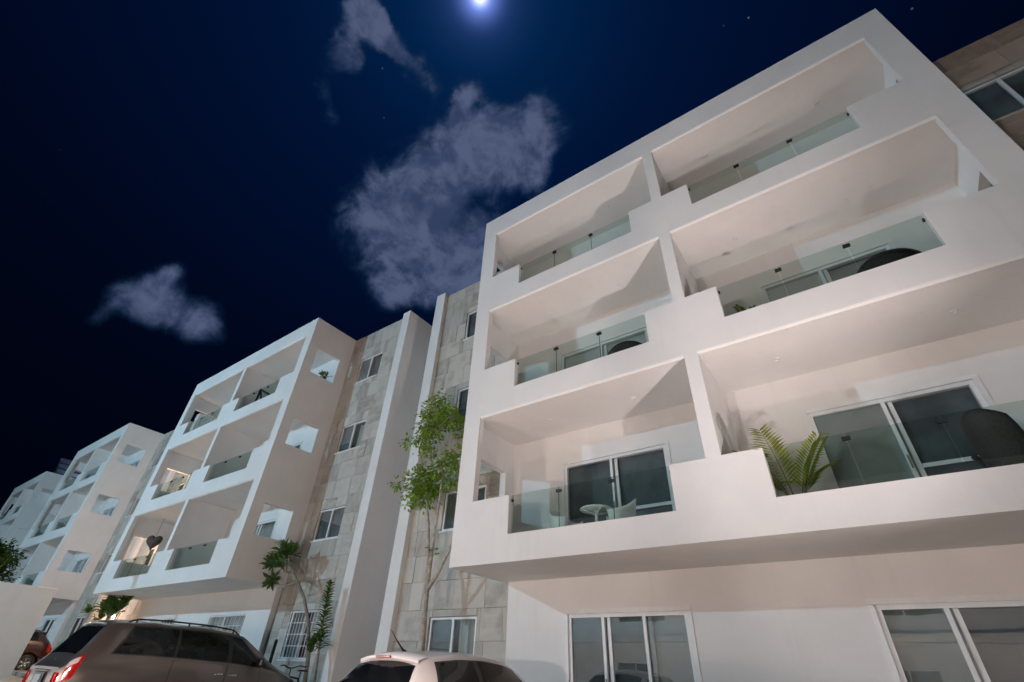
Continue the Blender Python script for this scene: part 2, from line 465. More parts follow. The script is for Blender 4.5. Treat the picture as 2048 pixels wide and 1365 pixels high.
    def obj(s, name, mat, parent=None, smooth=False, local=False):
        """links the shape as ONE mesh object; world coordinates are shifted to the parent's frame unless local"""
        me = bpy.data.meshes.new(name)
        off = Vector((0, 0, 0))
        if parent is not None and not local:
            p = parent
            while p is not None:
                off += p.location
                p = p.parent
        me.from_pydata([(v[0] - off.x, v[1] - off.y, v[2] - off.z) for v in s.v], [], s.f)
        me.update()
        me.materials.append(M[mat])
        if smooth:
            for pl in me.polygons:
                pl.use_smooth = True
        o = bpy.data.objects.new(name, me)
        COL.objects.link(o)
        if parent is not None:
            o.parent = parent
        return o


def tag(o, label=None, cat=None, group=None, kind=None):
    if label:
        o['label'] = label
    if cat:
        o['category'] = cat
    if group:
        o['group'] = group
    if kind:
        o['kind'] = kind
    return o


def thing(name, loc, label, cat, group=None, rz=0.0):
    o = bpy.data.objects.new(name, None)
    o.empty_display_size = 0.2
    COL.objects.link(o)
    o.location = loc
    o.rotation_euler = (0, 0, rz)
    return tag(o, label, cat, group)


def sharp(o, ang=40):
    me = o.data
    for pl in me.polygons:
        pl.use_smooth = True
    try:
        me.set_sharp_from_angle(angle=radians(ang))
    except Exception:
        pass
    return o


# ------------------------------------------------------------------ ground
def gz(x):
    """the street climbs a little towards the left end of the row"""
    def ss(a, b):
        t = max(0.0, min(1.0, (x - a) / (b - a)))
        return t * t * (3 - 2 * t)
    return 0.35 * ss(-13.0, -22.0) + 0.22 * ss(-22.0, -36.0)


def sheet(name, x0, x1, y0, y1, dz, mat, step=1.0):
    b = MB()
    n = max(1, int((x1 - x0) / step))
    xs = [x0 + (x1 - x0) * i / n for i in range(n + 1)]
    vs = [(x, y, gz(x) + dz) for x in xs for y in (y0, y1)]
    b.add(vs, [(2 * i, 2 * i + 2, 2 * i + 3, 2 * i + 1) for i in range(n)])
    o = b.obj(name, mat)
    tag(o, kind='structure')
    return o


sheet('ground', -320, 320, -320, 320, -0.02, 'road', 4.0)
park = sheet('parking_bay', -60, -13.5, 0.6, 7.0, -0.006, 'grass')
park_b = MB()
pv = MB()
pv.cbox(-0.16, 0.16, -3.15, 3.15, -0.05, 0.012, 0.012)
pv_me = None
xx = -48.0
while xx < -13.7:
    if pv_me is None:
        o = pv.obj('paver', 'paver', park, local=True)
        pv_me = o.data
    else:
        o = bpy.data.objects.new('paver', pv_me)
        COL.objects.link(o)
        o.parent = park
    o.location = (xx, 3.8, gz(xx) - 0.006)
    xx += 0.42
walk = MB()
xs = [-60 + i for i in range(81)]
vs, fs = [], []
for x in xs:
    for (y, z) in ((7.02, -0.02), (7.02, 0.12), (8.75, 0.12)):
        vs.append((x, y, gz(x) + z))
for i in range(len(xs) - 1):
    for k in (0, 1):
        fs.append((3 * i + k, 3 * i + 3 + k, 3 * i + 4 + k, 3 * i + 1 + k))
walk.add(vs, fs)
tag(walk.obj('planting_kerb', 'paver'), kind='structure')

# ------------------------------------------------------------------ apartment buildings
FR, BK = 7.1, 8.81
X0, X1 = -6.607, 3.450
A0, A1, A2, A3, B0, B1, B2, B3 = -6.169, -5.279, -2.204, -1.642, -1.415, -0.852, 2.146, 3.012
ZB, ZT = 2.787, 12.496
ROWS = [(3.25, 3.95, 5.80), (6.32, 7.03, 8.84), (9.35, 10.02, 11.77)]
FLOORS = [2.93, 5.93, 8.93]
DOORTOP = [5.06, 8.0, 11.0]
HOLES_SIDE = [(4.06, 5.05), (7.10, 8.10), (10.08, 11.2)]


def wavy(x0, x1, z0, z1, y, amp=0.03, pitch=0.16):
    b = MB()
    n = max(6, int((x1 - x0) / pitch * 6))
    vs = []
    for i in range(n + 1):
        x = x0 + (x1 - x0) * i / n
        yy = y + amp * sin(2 * pi * (x - x0) / pitch + 1.3 * sin(x * 3.1))
        vs += [(x, yy, z0), (x, yy, z1)]
    b.add(vs, [(2 * i, 2 * i + 2, 2 * i + 3, 2 * i + 1) for i in range(n)])
    return b


def window(par, x0, x1, z0, z1, y, style, grille=False, split=0.5, name='window'):
    """framed slider set in its opening; style = what hangs behind each half"""
    fw, d = 0.045, 0.06
    b = MB()
    yf = y + 0.03
    xm = x0 + (x1 - x0) * split
    b.box(x0, x1, yf, yf + d, z1 - fw, z1)
    b.box(x0, x1, yf, yf + d, z0, z0 + fw)
    b.box(x0, x0 + fw, yf, yf + d, z0 + fw, z1 - fw)
    b.box(x1 - fw, x1, yf, yf + d, z0 + fw, z1 - fw)
    b.box(xm - 0.028, xm + 0.028, yf + 0.004, yf + d - 0.004, z0 + fw, z1 - fw)
    w = b.obj(name, 'frame', par)
    for k, (a, c) in enumerate(((x0 + fw, xm - 0.028), (xm + 0.028, x1 - fw))):
        yy = yf + 0.02 + 0.018 * k
        MB().box(a, c, yy, yy + 0.006, z0 + fw, z1 - fw).obj('pane', 'pane', w)
        s = style[k]
        if s == 'c':
            wavy(a + 0.01, c - 0.01, z0 + 0.03, z1 - 0.03, yf + 0.20).obj('curtain', 'curtain', w)
        elif s == 'b':
            bb = MB()
            z = z0 + 0.05
            while z < z1 - 0.05:
                bb.add([(a, yf + 0.14, z), (c, yf + 0.14, z), (c, yf + 0.165, z + 0.045), (a, yf + 0.165, z + 0.045)], [(0, 1, 2, 3)])
                z += 0.05
            bb.obj('blind', 'blind', w)
        elif s == 'd':
            MB().box(a, c, yf + 0.075, yf + 0.08, z0 + fw, z1 - fw).obj('insect_screen', 'screen', w)
        elif s == 'l':
            wavy(a + 0.01, c - 0.01, z0 + 0.03, z1 - 0.03, yf + 0.15).obj('curtain', 'glow_curtain', w)
    MB().box(x0 - 0.04, x1 + 0.04, y - 0.035, y + 0.03, z0 - 0.04, z0 - 0.002).obj('sill', 'plaster', w)
    if grille:
        gb = MB()
        yy = y - 0.03
        nz, nx = 4, 9
        for i in range(nz + 1):
            z = z0 + 0.03 + (z1 - z0 - 0.06) * i / nz
            gb.box(x0 + 0.004, x1 - 0.004, yy - 0.012, yy, z - 0.008, z + 0.008)
        for i in range(nx + 1):
            x = x0 + 0.02 + (x1 - x0 - 0.04) * i / nx
            gb.box(x - 0.007, x + 0.007, yy + 0.001, yy + 0.014, z0 + 0.01, z1 - 0.01)
        gb.obj('grille', 'frame', w)
    return w


def sliding_door(par, x0, x1, z0, z1, y, style, rail=None, splits=(0.5,), name='sliding_door'):
    fw = 0.06
    b = MB()
    yf = y + 0.02
    b.box(x0, x1, yf, yf + 0.10, z1 - fw, z1)
    b.box(x0, x1, yf, yf + 0.10, z0, z0 + 0.05)
    b.box(x0, x0 + fw, yf, yf + 0.10, z0 + 0.05, z1 - fw)
    b.box(x1 - fw, x1, yf, yf + 0.10, z0 + 0.05, z1 - fw)
    es = [x0 + fw] + [x0 + (x1 - x0) * s for s in splits] + [x1 - fw]
    for e in es[1:-1]:
        b.box(e - 0.075, e - 0.02, yf + 0.006, yf + 0.05, z0 + 0.05, z1 - fw)
        b.box(e + 0.015, e + 0.075, yf + 0.052, yf + 0.094, z0 + 0.05, z1 - fw)
    # surround: thin shadow-gap trim on the wall
    b.box(x0 - 0.07, x1 + 0.07, y - 0.014, y - 0.002, z1 + 0.002, z1 + 0.07)
    b.box(x0 - 0.07, x0 - 0.002, y - 0.014, y - 0.002, z0, z1)
    b.box(x1 + 0.002, x1 + 0.07, y - 0.014, y - 0.002, z0, z1)
    if rail:
        b.box(es[rail[0]] + 0.078, es[rail[0] + 1] - 0.002, yf + 0.056, yf + 0.09, rail[1], rail[1] + 0.06)
    w = b.obj(name, 'frame', par)
    for k in range(len(es) - 1):
        a, c = es[k], es[k + 1]
        yy = yf + 0.025 + 0.045 * (k % 2)
        MB().box(a + 0.001, c - 0.001, yy, yy + 0.008, z0 + 0.05, z1 - fw).obj('pane', 'pane_low' if name == 'window_wall' else 'pane', w)
        s = style[k]
        if s == 'c':
            wavy(a, c, z0 + 0.03, z1 - 0.02, yf + 0.26, 0.035, 0.2).obj('curtain', 'curtain', w)
        elif s == 'r':
            MB().box(a - 0.02, c + 0.02, yf + 0.115, yf + 0.12, z0 + 0.04, z1 - 0.02).obj('roller_blind', 'blind', w)
        elif s == 'd':
            MB().box(a, c, yf + 0.12, yf + 0.125, z0 + 0.05, z1 - fw).obj('insect_screen', 'screen', w)
    hb = MB().box(es[1] - 0.055, es[1] - 0.035, yf - 0.02, yf + 0.005, (z0 + z1) / 2 - 0.1, (z0 + z1) / 2 + 0.1)
    hb.obj('handle', 'steel', w)
    return w


TILE_ME = None


def tiles(par, x0, x1, z0, z1, y, holes, course=0.6, seed=1):
    """stone tiles, each one an object of its own on the backing wall"""
    global TILE_ME
    rnd = random.Random(seed)
    n = 0
    z = z0
    while z < z1 - 0.02:
        ze = min(z1, z + course)
        if z1 - ze < 0.12:
            ze = z1
        x = x0
        first = True
        while x < x1 - 0.01:
            w = rnd.choice((0.4, 0.4, 0.6, 0.6, 0.9))
            if first:
                w *= rnd.uniform(0.4, 1.0)
                first = False
            xe = x + w
            if x1 - xe < 0.16:
                xe = x1
            rects = [(x, xe, z, ze)]
            for hx0, hx1, hz0, hz1 in holes:
                out = []
                for a, b_, c, d in rects:
                    if b_ <= hx0 or a >= hx1 or d <= hz0 or c >= hz1:
                        out.append((a, b_, c, d))
                        continue
                    if a < hx0:
                        out.append((a, hx0, c, d))
                    if b_ > hx1:
                        out.append((hx1, b_, c, d))
                    aa, bb = max(a, hx0), min(b_, hx1)
                    if c < hz0:
                        out.append((aa, bb, c, hz0))
                    if d > hz1:
                        out.append((aa, bb, hz1, d))
                rects = out
            for a, b_, c, d in rects:
                if b_ - a < 0.03 or d - c < 0.03:
                    continue
                if TILE_ME is None:
                    t = MB().cbox(-0.5, 0.5, -0.5, 0.5, -0.5, 0.5, 0.012)
                    o = t.obj('stone_tile', 'stone', par, local=True)
                    TILE_ME = o.data
                else:
                    o = bpy.data.objects.new('stone_tile', TILE_ME)
                    COL.objects.link(o)
                    o.parent = par
                dp = 0.028 + rnd.uniform(0, 0.014)
                base = par.location + (par.parent.location if par.parent else Vector((0, 0, 0)))
                o.location = Vector(((a + b_) / 2, y - dp / 2, (c + d) / 2)) - base
                o.scale = (b_ - a - 0.008, dp, d - c - 0.008)
                n += 1
            x = xe
        z = ze
    return n


def building(label, fx, fz, floor0, detail, styles, seed, wings=('l', 'r'), lit=None):
    """one apartment block: a white balcony box between two stone wings; fx, fz place it in the row"""
    xa, xb = fx(X0), fx(X1)
    base = Vector(((xa + xb) / 2, FR, 0))
    B = thing('apartment_building', base, label, 'apartment block')
    zt = fz(ZT)
    mY = lambda u, w, d: (u, d, w)
    # white screen in front of the balconies
    holes = []
    for l, m, t in ROWS:
        for p0, p1, p2, p3 in ((A0, A1, A2, A3), (B0, B1, B2, B3)):
            holes += [(fx(p0), fx(p3), fz(m), fz(t)), (fx(p1), fx(p2), fz(l), fz(m) + 0.001)]
    MB().wall((xa, xb), (fz(ZB), zt), holes, FR, FR + 0.15, mY).obj('balcony_front_wall', 'plaster', B)
    # side walls with their square openings
    sh = [(7.48, 8.5, fz(a), fz(b)) for a, b in HOLES_SIDE]
    MB().wall((FR + 0.15, 8.98), (fz(ZB), zt), sh, xa, xa + 0.16, lambda u, w, d: (d, u, w)).obj('side_wall', 'plaster', B)
    MB().wall((FR + 0.15, 8.98), (fz(ZB), zt), sh, xb - 0.16, xb, lambda u, w, d: (d, u, w)).obj('side_wall', 'plaster', B)
    # slabs, dividers
    for i, (l, m, t) in enumerate(ROWS):
        zc = fz(ROWS[i - 1][2]) if i else fz(ZB)
        fl = fz(FLOORS[i])
        MB().box(xa + 0.161, xb - 0.161, FR + 0.151, BK - 0.001, zc + (0.012 if i else 0.0), fl).obj('balcony_floor', 'plaster', B)
        tz = fz(t)
        MB().box(fx(A3) + 0.012, fx(B0) - 0.012, FR + 0.152, BK - 0.002, fl + 0.001, tz + 0.01).obj('divider_wall', 'plaster', B)
    MB().box(xa + 0.161, xb - 0.161, FR + 0.151, BK - 0.001, fz(ROWS[2][2]) + 0.012, zt - 0.12).obj('roof_slab', 'plaster', B)
    for i, (l, m, t) in enumerate(ROWS):
        for p0, p3 in ((A0, A3), (B0, B3)):
            xa_, xb_, t_ = fx(p0) + 0.002, fx(p3) - 0.002, fz(t)
            prof = ((FR - 0.004, t_ + 0.014), (FR + 0.034, t_ - 0.030), (FR + 0.055, t_ - 0.030), (FR + 0.055, t_ - 0.001))
            MB().add([(x_, y_, z_) for x_ in (xa_, xb_) for y_, z_ in prof], [(0, 4, 5, 1), (1, 5, 6, 2), (2, 6, 7, 3), (3, 7, 4, 0), (0, 1, 2, 3), (7, 6, 5, 4)]).obj('drip_edge', 'plaster', B)
    # ground floor and balcony back wall
    gw = [(-5.06, -2.82), (-0.25, 1.98)]
    bh = []
    for i in range(3):
        for a, b in ((-5.06, -2.74), (-0.22, 1.98)):
            bh.append((fx(a), fx(b), fz(FLOORS[i]) + 0.02, fz(DOORTOP[i])))
    ghead = fz(2.17)
    gsill = 1.25 if detail == 'b' else floor0 + 0.05
    for a, b in gw:
        bh.append((fx(a), fx(b), gsill, ghead))
    MB().wall((xa + 0.14, xb - 0.14), (floor0 - 0.1, zt - 0.1), bh, BK, BK + 0.2, mY).obj('back_wall', 'plaster', B)
    k = 0
    for i in range(3):
        for j, (a, b) in enumerate(((-5.06, -2.74), (-0.22, 1.98))):
            sliding_door(B, fx(a), fx(b), fz(FLOORS[i]) + 0.02, fz(DOORTOP[i]), BK, styles['door'][k], rail=(1, fz(FLOORS[i]) + 0.98) if detail == 'a' else None)
            k += 1
    if detail == 'a':
        sliding_door(B, fx(gw[0][0]), fx(gw[0][1]), gsill, ghead, BK, 'ddr', splits=(0.333, 0.68), name='window_wall')
        sliding_door(B, fx(gw[1][0]), fx(gw[1][1]), gsill, ghead, BK, 'rd', splits=(0.36,), name='window_wall')
    else:
        for q, (a, b) in enumerate(gw):
            window(B, fx(a), fx(b), gsill, ghead, BK, styles['ground'][q], grille=(detail == 'b'), split=0.42, name='ground_window')
    # glass balustrades with clamps
    for i, (l, m, t) in enumerate(ROWS):
        for p1, p2 in ((A1, A2), (B1, B2)):
            w = (p2 - p1) / 3
            for j in range(3):
                a, b = fx(p1 + w * j), fx(p1 + w * (j + 1))
                gp = MB().box(a + 0.006, b - 0.006, FR + 0.09, FR + 0.10, fz(l) + 0.002, fz(m) + 0.02).obj('glass_panel', 'bglass', B)
                if j and detail in 'ab':
                    MB().box(a - 0.05, a + 0.05, FR + 0.072, FR + 0.118, fz(m) - 0.075, fz(m) - 0.03).obj('clamp', 'clamp', gp)
                    if p1 == A1:
                        MB().box(a - 0.0055, a + 0.0055, FR + 0.091, FR + 0.099, fz(l) + 0.003, fz(m) + 0.019).obj('seal', 'clamp', gp)
                if detail == 'a' and j == 0:
                    MB().box(a + 0.004, a + 0.03, FR + 0.075, FR + 0.115, fz(m) - 0.11, fz(m) - 0.06).obj('clamp', 'clamp', gp)
                if detail == 'a' and j == 2:
                    MB().box(b - 0.03, b - 0.004, FR + 0.075, FR + 0.115, fz(m) - 0.11, fz(m) - 0.06).obj('clamp', 'clamp', gp)
    if detail == 'a':
        for i, (l, m, t) in enumerate(ROWS):
            for cx in (-4.95, -3.0, -0.35, 2.05):
                zz = fz(t) + 0.012
                MB().lathe([(0.001, -0.004), (0.03, -0.004), (0.032, -0.012), (0.05, -0.012), (0.055, -0.002), (0.056, 0.0)], 16, (fx(cx), 8.05, zz)).obj('ceiling_light', 'plastic', B)
    # stone wings with end fins
    for s in wings:
        if s == 'l':
            e, fo, fi = xa, fx(X0) - 3.64, fx(X0) - 3.24
            wx = (fx(X0) - 2.14, fx(X0) - 0.78)
        else:
            e, fo, fi = xb, fx(X1) + 3.42, fx(X1) + 3.04
            wx = (fx(X1) + 0.78, fx(X1) + 2.08)
        lo, hi = min(e, fi), max(e, fi)
        wz = [(1.18, 2.20), (4.08, 5.06), (7.10, 8.16), (10.05, 11.16)]
        hs = [(wx[0], wx[1], fz(a), fz(b)) for a, b in wz]
        if s == 'l':
            lo_t, hi_t = lo, hi + 0.158
        else:
            lo_t, hi_t = lo - 0.158, hi
        st = MB().wall((lo_t, hi_t), (floor0 - 0.1, zt - 0.05), hs, 8.98, 9.15, mY).obj('stone_wall', 'mortar', B)
        if detail in 'ab' or s == 'r':
            # the block's own end wall hides the tiles behind it
            tl, th = (lo, hi - 0.003) if s == 'l' else (lo + 0.003, hi)
            if s == 'l' and detail == 'a':
                th = hi + 0.138   # runs on behind the overhang to the plaster wall
            zz1 = zt - 0.05
            tiles(st, tl, th, floor0 - 0.05, zz1, 8.979, [(h[0] - 0.012, h[1] + 0.012, h[2] - 0.012, h[3] + 0.012) for h in hs], 0.6, seed + (1 if s == 'r' else 0))
        for q, h in enumerate(hs):
            window(B, h[0], h[1], h[2], h[3], 8.955, styles[s][q], grille=(detail == 'b' and q == 0))
        f0, f1 = min(fi, fo), max(fi, fo)
        MB().box(f0, f1, 8.80, 16.0, floor0 - 0.1, zt + 0.02).obj('end_fin', 'plaster', B)
    # body of the building behind the fronts
    l_ = fx(X0) - 3.24 if 'l' in wings else xa
    r_ = fx(X1) + 3.04 if 'r' in wings else xb
    for i in range(4):
        z = (floor0 if i == 0 else fz(FLOORS[i - 1]))
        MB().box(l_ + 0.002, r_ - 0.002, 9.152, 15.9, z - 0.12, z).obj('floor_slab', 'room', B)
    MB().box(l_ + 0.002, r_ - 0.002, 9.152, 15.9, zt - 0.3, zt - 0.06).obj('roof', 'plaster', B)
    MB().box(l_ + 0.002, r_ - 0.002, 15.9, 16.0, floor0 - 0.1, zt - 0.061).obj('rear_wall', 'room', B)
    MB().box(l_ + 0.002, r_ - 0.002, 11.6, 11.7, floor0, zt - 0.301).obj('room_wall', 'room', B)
    return B


ident = lambda v: v
BA = building('nearest white balcony block with stepped parapets and glass balustrades at right', ident, ident, 0.0, 'a',
              dict(door=['dd', 'rd', 'rr', 'rd', 'rr', 'rr'], l=['dc', 'dd', 'dc', 'dc'], r=['dd', 'dd', 'dd', 'dd']), 11)


def mapper(c0, c1, zb, zt):
    fx = lambda x: c0 + (x - X0) * (c1 - c0) / (X1 - X0)
    fz = lambda z: zb + (z - ZB) * (zt - zb) / (ZT - ZB) if z >= ZB else z * zb / ZB
    return fx, fz


fx2, fz2 = mapper(-25.046, -15.067, 3.137, 12.46)
BB = building('second white balcony block from the right, behind the taupe minivan', fx2, fz2, 0.3, 'b',
              dict(door=['dd', 'cc', 'dd', 'dd', 'dd', 'cd'], l=['dd', 'dd', 'dd', 'dd'], r=['dc', 'dd', 'dc', 'db'], ground=['ld', 'bb']), 23)  # glowing curtain in the left ground window stands in for a bright reflection
fx3, fz3 = mapper(-41.6, -33.1, 3.42, 12.38)
BC = building('third white balcony block from the right, with a lit ground window', fx3, fz3, 0.52, 'c',
              dict(door=['dd', 'dd', 'dd', 'dd', 'dd', 'dd'], l=['dd'] * 4, r=['dd', 'dd', 'dc', 'dd'], ground=['dd', 'dl']), 37)
fx4, fz4 = mapper(-55.6, -47.6, 3.5, 12.1)
BD = building('farthest white balcony block, at the left edge with solar panels on its roof', fx4, fz4, 0.57, 'd',
              dict(door=['dd', 'dd', 'dd', 'dd', 'dd', 'dd'], l=['dd'] * 4, r=['dd'] * 4, ground=['dd', 'dd']), 41)

# ------------------------------------------------------------------ what the windows look out on: the block across the street
def opposite():
    B = thing('apartment_building', (-6, -13, 0), 'white block across the street, seen only mirrored in the glass', 'apartment block')
    hs = []
    for i in range(9):
        x = -40 + i * 6.4
        hs += [(x, x + 2.2, 1.0, 2.2), (x + 0.3, x + 3.2, 4.2, 5.6), (x + 0.3, x + 3.2, 7.2, 8.6)]
    mp = lambda u, w, d: (u, d, w)
    MB().wall((-46, 22), (0, 9.6), hs, -13.0, -13.25, mp).obj('wall', 'plaster_b', B)
    MB().box(-46, 22, -13.0, -12.2, 3.15, 3.45).obj('canopy', 'plaster_b', B)
    MB().box(-46, 22, -13.9, -13.8, 0, 9.5).obj('room_wall', 'room', B)
    for h in hs:
        b = MB()
        b.box(h[0], h[1], -13.12, -13.08, h[2], h[2] + 0.05).box(h[0], h[1], -13.12, -13.08, h[3] - 0.05, h[3])
        b.box((h[0] + h[1]) / 2 - 0.03, (h[0] + h[1]) / 2 + 0.03, -13.12, -13.08, h[2] + 0.05, h[3] - 0.05)
        w = b.obj('window', 'frame', B)
        MB().box(h[0], h[1], -13.16, -13.15, h[2], h[3]).obj('pane', 'pane', w)


opposite()


# ------------------------------------------------------------------ lamps of the street, inferred ones and added fill
def point(name, loc, power, col, radius, parent):
    d = bpy.data.lights.new(name, 'POINT')
    d.energy = power
    d.color = col
    d.shadow_soft_size = radius
    o = bpy.data.objects.new(name, d)
    COL.objects.link(o)
    o.parent = parent
    o.location = loc
    return o


def street_lamp(x, y, h, power, col, glow, label):
    L = thing('street_lamp', (x, y, gz(x)), label, 'street lamp', 'street lamps behind the camera')
    MB().lathe([(0.11, 0), (0.11, 0.25), (0.06, 0.3), (0.045, h + 0.45)], 14).obj('pole', 'steel', L, True, True)
    MB().tube([(0, 0, h + 0.4), (0, 0.25, h + 0.55), (0, 0.75, h + 0.5)], 0.03, 8).obj('arm', 'steel', L, True, True)
    MB().cbox(-0.12, 0.12, 0.6, 1.15, h + 0.42, h + 0.5, 0.02).obj('lamp_head', 'steel', L, local=True)
    MB().lathe([(0.001, -0.1), (0.06, -0.08), (0.085, 0.0)], 16, (0, 0.9, h + 0.42)).obj('lamp_glass', glow, L, True, True)
    point('lamp_light', (0, 0.9, h + 0.2), power, col, 0.11, L)


street_lamp(-23.4, -12.6, 9.3, P_COOL, C_COOL, 'lampglow_c', 'tall cool white street lamp across the road from the second block')
street_lamp(-46.0, -12.6, 9.3, P_COOL * 0.24, C_COOL, 'lampglow_c', 'added cool white fill lamp across the road from the third block')  # added out of view to light the farther blocks


def hooded_fill_lamp(x, y, h, power, col, label):
    """added unseen lamp with a cut-off hood: its bounce off the paving fills the undersides"""
    L = thing('street_lamp', (x, y, gz(x)), label, 'street lamp', 'unseen hooded fill lamps by the kerb')
    MB().lathe([(0.10, 0), (0.10, 0.25), (0.055, 0.3), (0.045, h + 0.2)], 14, (0, -0.9, 0)).obj('pole', 'steel', L, True, True)
    MB().tube([(0, -0.9, h + 0.15), (0, -0.6, h + 0.3), (0, -0.15, h + 0.26)], 0.03, 8).obj('arm', 'steel', L, True, True)
    MB().lathe([(0.001, 0.24), (0.10, 0.24), (0.24, 0.06), (0.25, 0.0)], 24, (0, 0, h)).obj('hood', 'steel', L, True, True)
    MB().lathe([(0.001, 0.03), (0.06, 0.05), (0.09, 0.12)], 16, (0, 0, h)).obj('lamp_glass', 'lampglow_w', L, True, True)
    d = bpy.data.lights.new('lamp_light', 'SPOT')
    d.energy, d.color, d.shadow_soft_size = power, col, 0.09
    d.spot_size, d.spot_blend = radians(114), 0.5
    o = bpy.data.objects.new('lamp_light', d)
    COL.objects.link(o)
    o.parent = L
    o.location = (0, 0, h - 0.02)


hooded_fill_lamp(-2.5, -1.8, 6.4, P_DOWN, C_DOWN, 'unseen hooded fill lamp behind the camera, before the nearest block')
hooded_fill_lamp(-22.5, -2.2, 6.4, P_DOWN * 1.15, C_DOWN, 'unseen hooded fill lamp before the second block, left of the camera')


def flood_lamp(x, y, power, col, label):
    """small ground floodlight tipped up at the facade"""
    L = thing('flood_lamp', (x, y, 0), label, 'floodlight')
    MB().tube([(0, 0, 0), (0, 0, 0.36)], 0.018, 8).obj('stake', 'black', L, True, True)
    MB().cbox(-0.13, 0.13, -0.06, 0.05, 0.32, 0.42, 0.015).obj('housing', 'black', L, local=True)
    MB().cbox(-0.11, 0.11, -0.04, 0.04, 0.421, 0.43, 0.003).obj('lamp_glass', 'lampglow_w', L, local=True)
    d = bpy.data.lights.new('lamp_light', 'SPOT')
    d.energy, d.color, d.shadow_soft_size = power, col, 0.10
    d.spot_size, d.spot_blend = radians(FLOOD_CONE), 1.0
    o = bpy.data.objects.new('lamp_light', d)
    COL.objects.link(o)
    o.parent = L
    o.location = (0, 0.02, 0.48)
    o.rotation_euler = (-(Vector(FLOOD_AIM) - Vector((x, y, 0.5)))).to_track_quat('Z', 'Y').to_euler()


flood_lamp(2.84, 3.1, P_LOW, C_LOW, 'low floodlight on the ground in front of the nearest block')


def bollard(x, y, power, col, label, group='added fill bollards along the far side of the street'):  # bollards added out of view as soft ambient fill
    L = thing('fill_bollard', (x, y, gz(x)), label, 'bollard lamp', group)
    MB().lathe([(0.075, 0), (0.075, 1.15)], 16).obj('post', 'black', L, True, True)
    MB().lathe([(0.06, 1.15), (0.11, 1.24), (0.10, 1.33), (0.001, 1.38)], 16).obj('lamp_glass', 'lampglow_w', L, True, True)
    point('lamp_light', (0, 0.26, 1.27), power, col, 0.13, L)


for bx, lab, k in ((-44, 'farthest left', 0.30), (-30, 'second from the left', 0.26), (-18, 'second from the right', 0.20), (-2.5, 'farthest right', 1.3)):
    bollard(bx, -4.6, P_FILL * k, C_FILL, lab + ' added fill bollard along the far side of the street')

bollard(-8.3, 1.0, P_FILL * 0.36, (1.0, 0.80, 0.71), 'single added fill bollard on the near side of the street between the parked cars', None)  # added out of view to brighten the right-facing walls

# warm lamps on the landings of the wing left of the second block
for lx, lz, lab in ((-27.3, 2.6, 'lowest'), (-25.75, 4.9, 'middle'), (-25.75, 7.8, 'topmost')):
    sc_ = thing('wall_lamp', (lx, 8.93, lz), lab + ' warm wall lamp on the left wing of the second block', 'wall lamp', 'wall lamps on the left wing of the second block')
    MB().box(-0.05, 0.05, -0.02, 0.02, -0.08, 0.08).obj('bracket', 'black', sc_, local=True)
    MB().lathe([(0.001, -0.08), (0.04, -0.08), (0.05, 0.08), (0.001, 0.08)], 14, (0, -0.08, 0)).obj('lamp_glass', 'lampglow_w', sc_, True, True)
    point('lamp_light', (-0.2, -0.95, 0.0), P_WALL, (1.0, 0.60, 0.36), 0.05, sc_)

# ------------------------------------------------------------------ moon
mo = MB()
R_ = 26.0
prof = [(max(0.001, R_ * sin(pi * i / 16)), -R_ * cos(pi * i / 16)) for i in range(17)]
mo.lathe(prof, 32)
moon = mo.obj('moon', 'moon', None, True)
moon.location = Vector((0, 0, CAM_Z)) + MOON * 5000
tag(moon, 'bright moon at the very top of the sky', 'moon')


# ------------------------------------------------------------------ cars
def lerp_pts(pts, y):
    if y <= pts[0][0]:
        return pts[0][1]
    for (a, va), (b, vb) in zip(pts, pts[1:]):
        if y <= b:
            return va + (vb - va) * (y - a) / (b - a)
    return pts[-1][1]


def soft(pts, y, w=0.07):
    return sum(lerp_pts(pts, y + k * w / 3) for k in range(-3, 4)) / 7


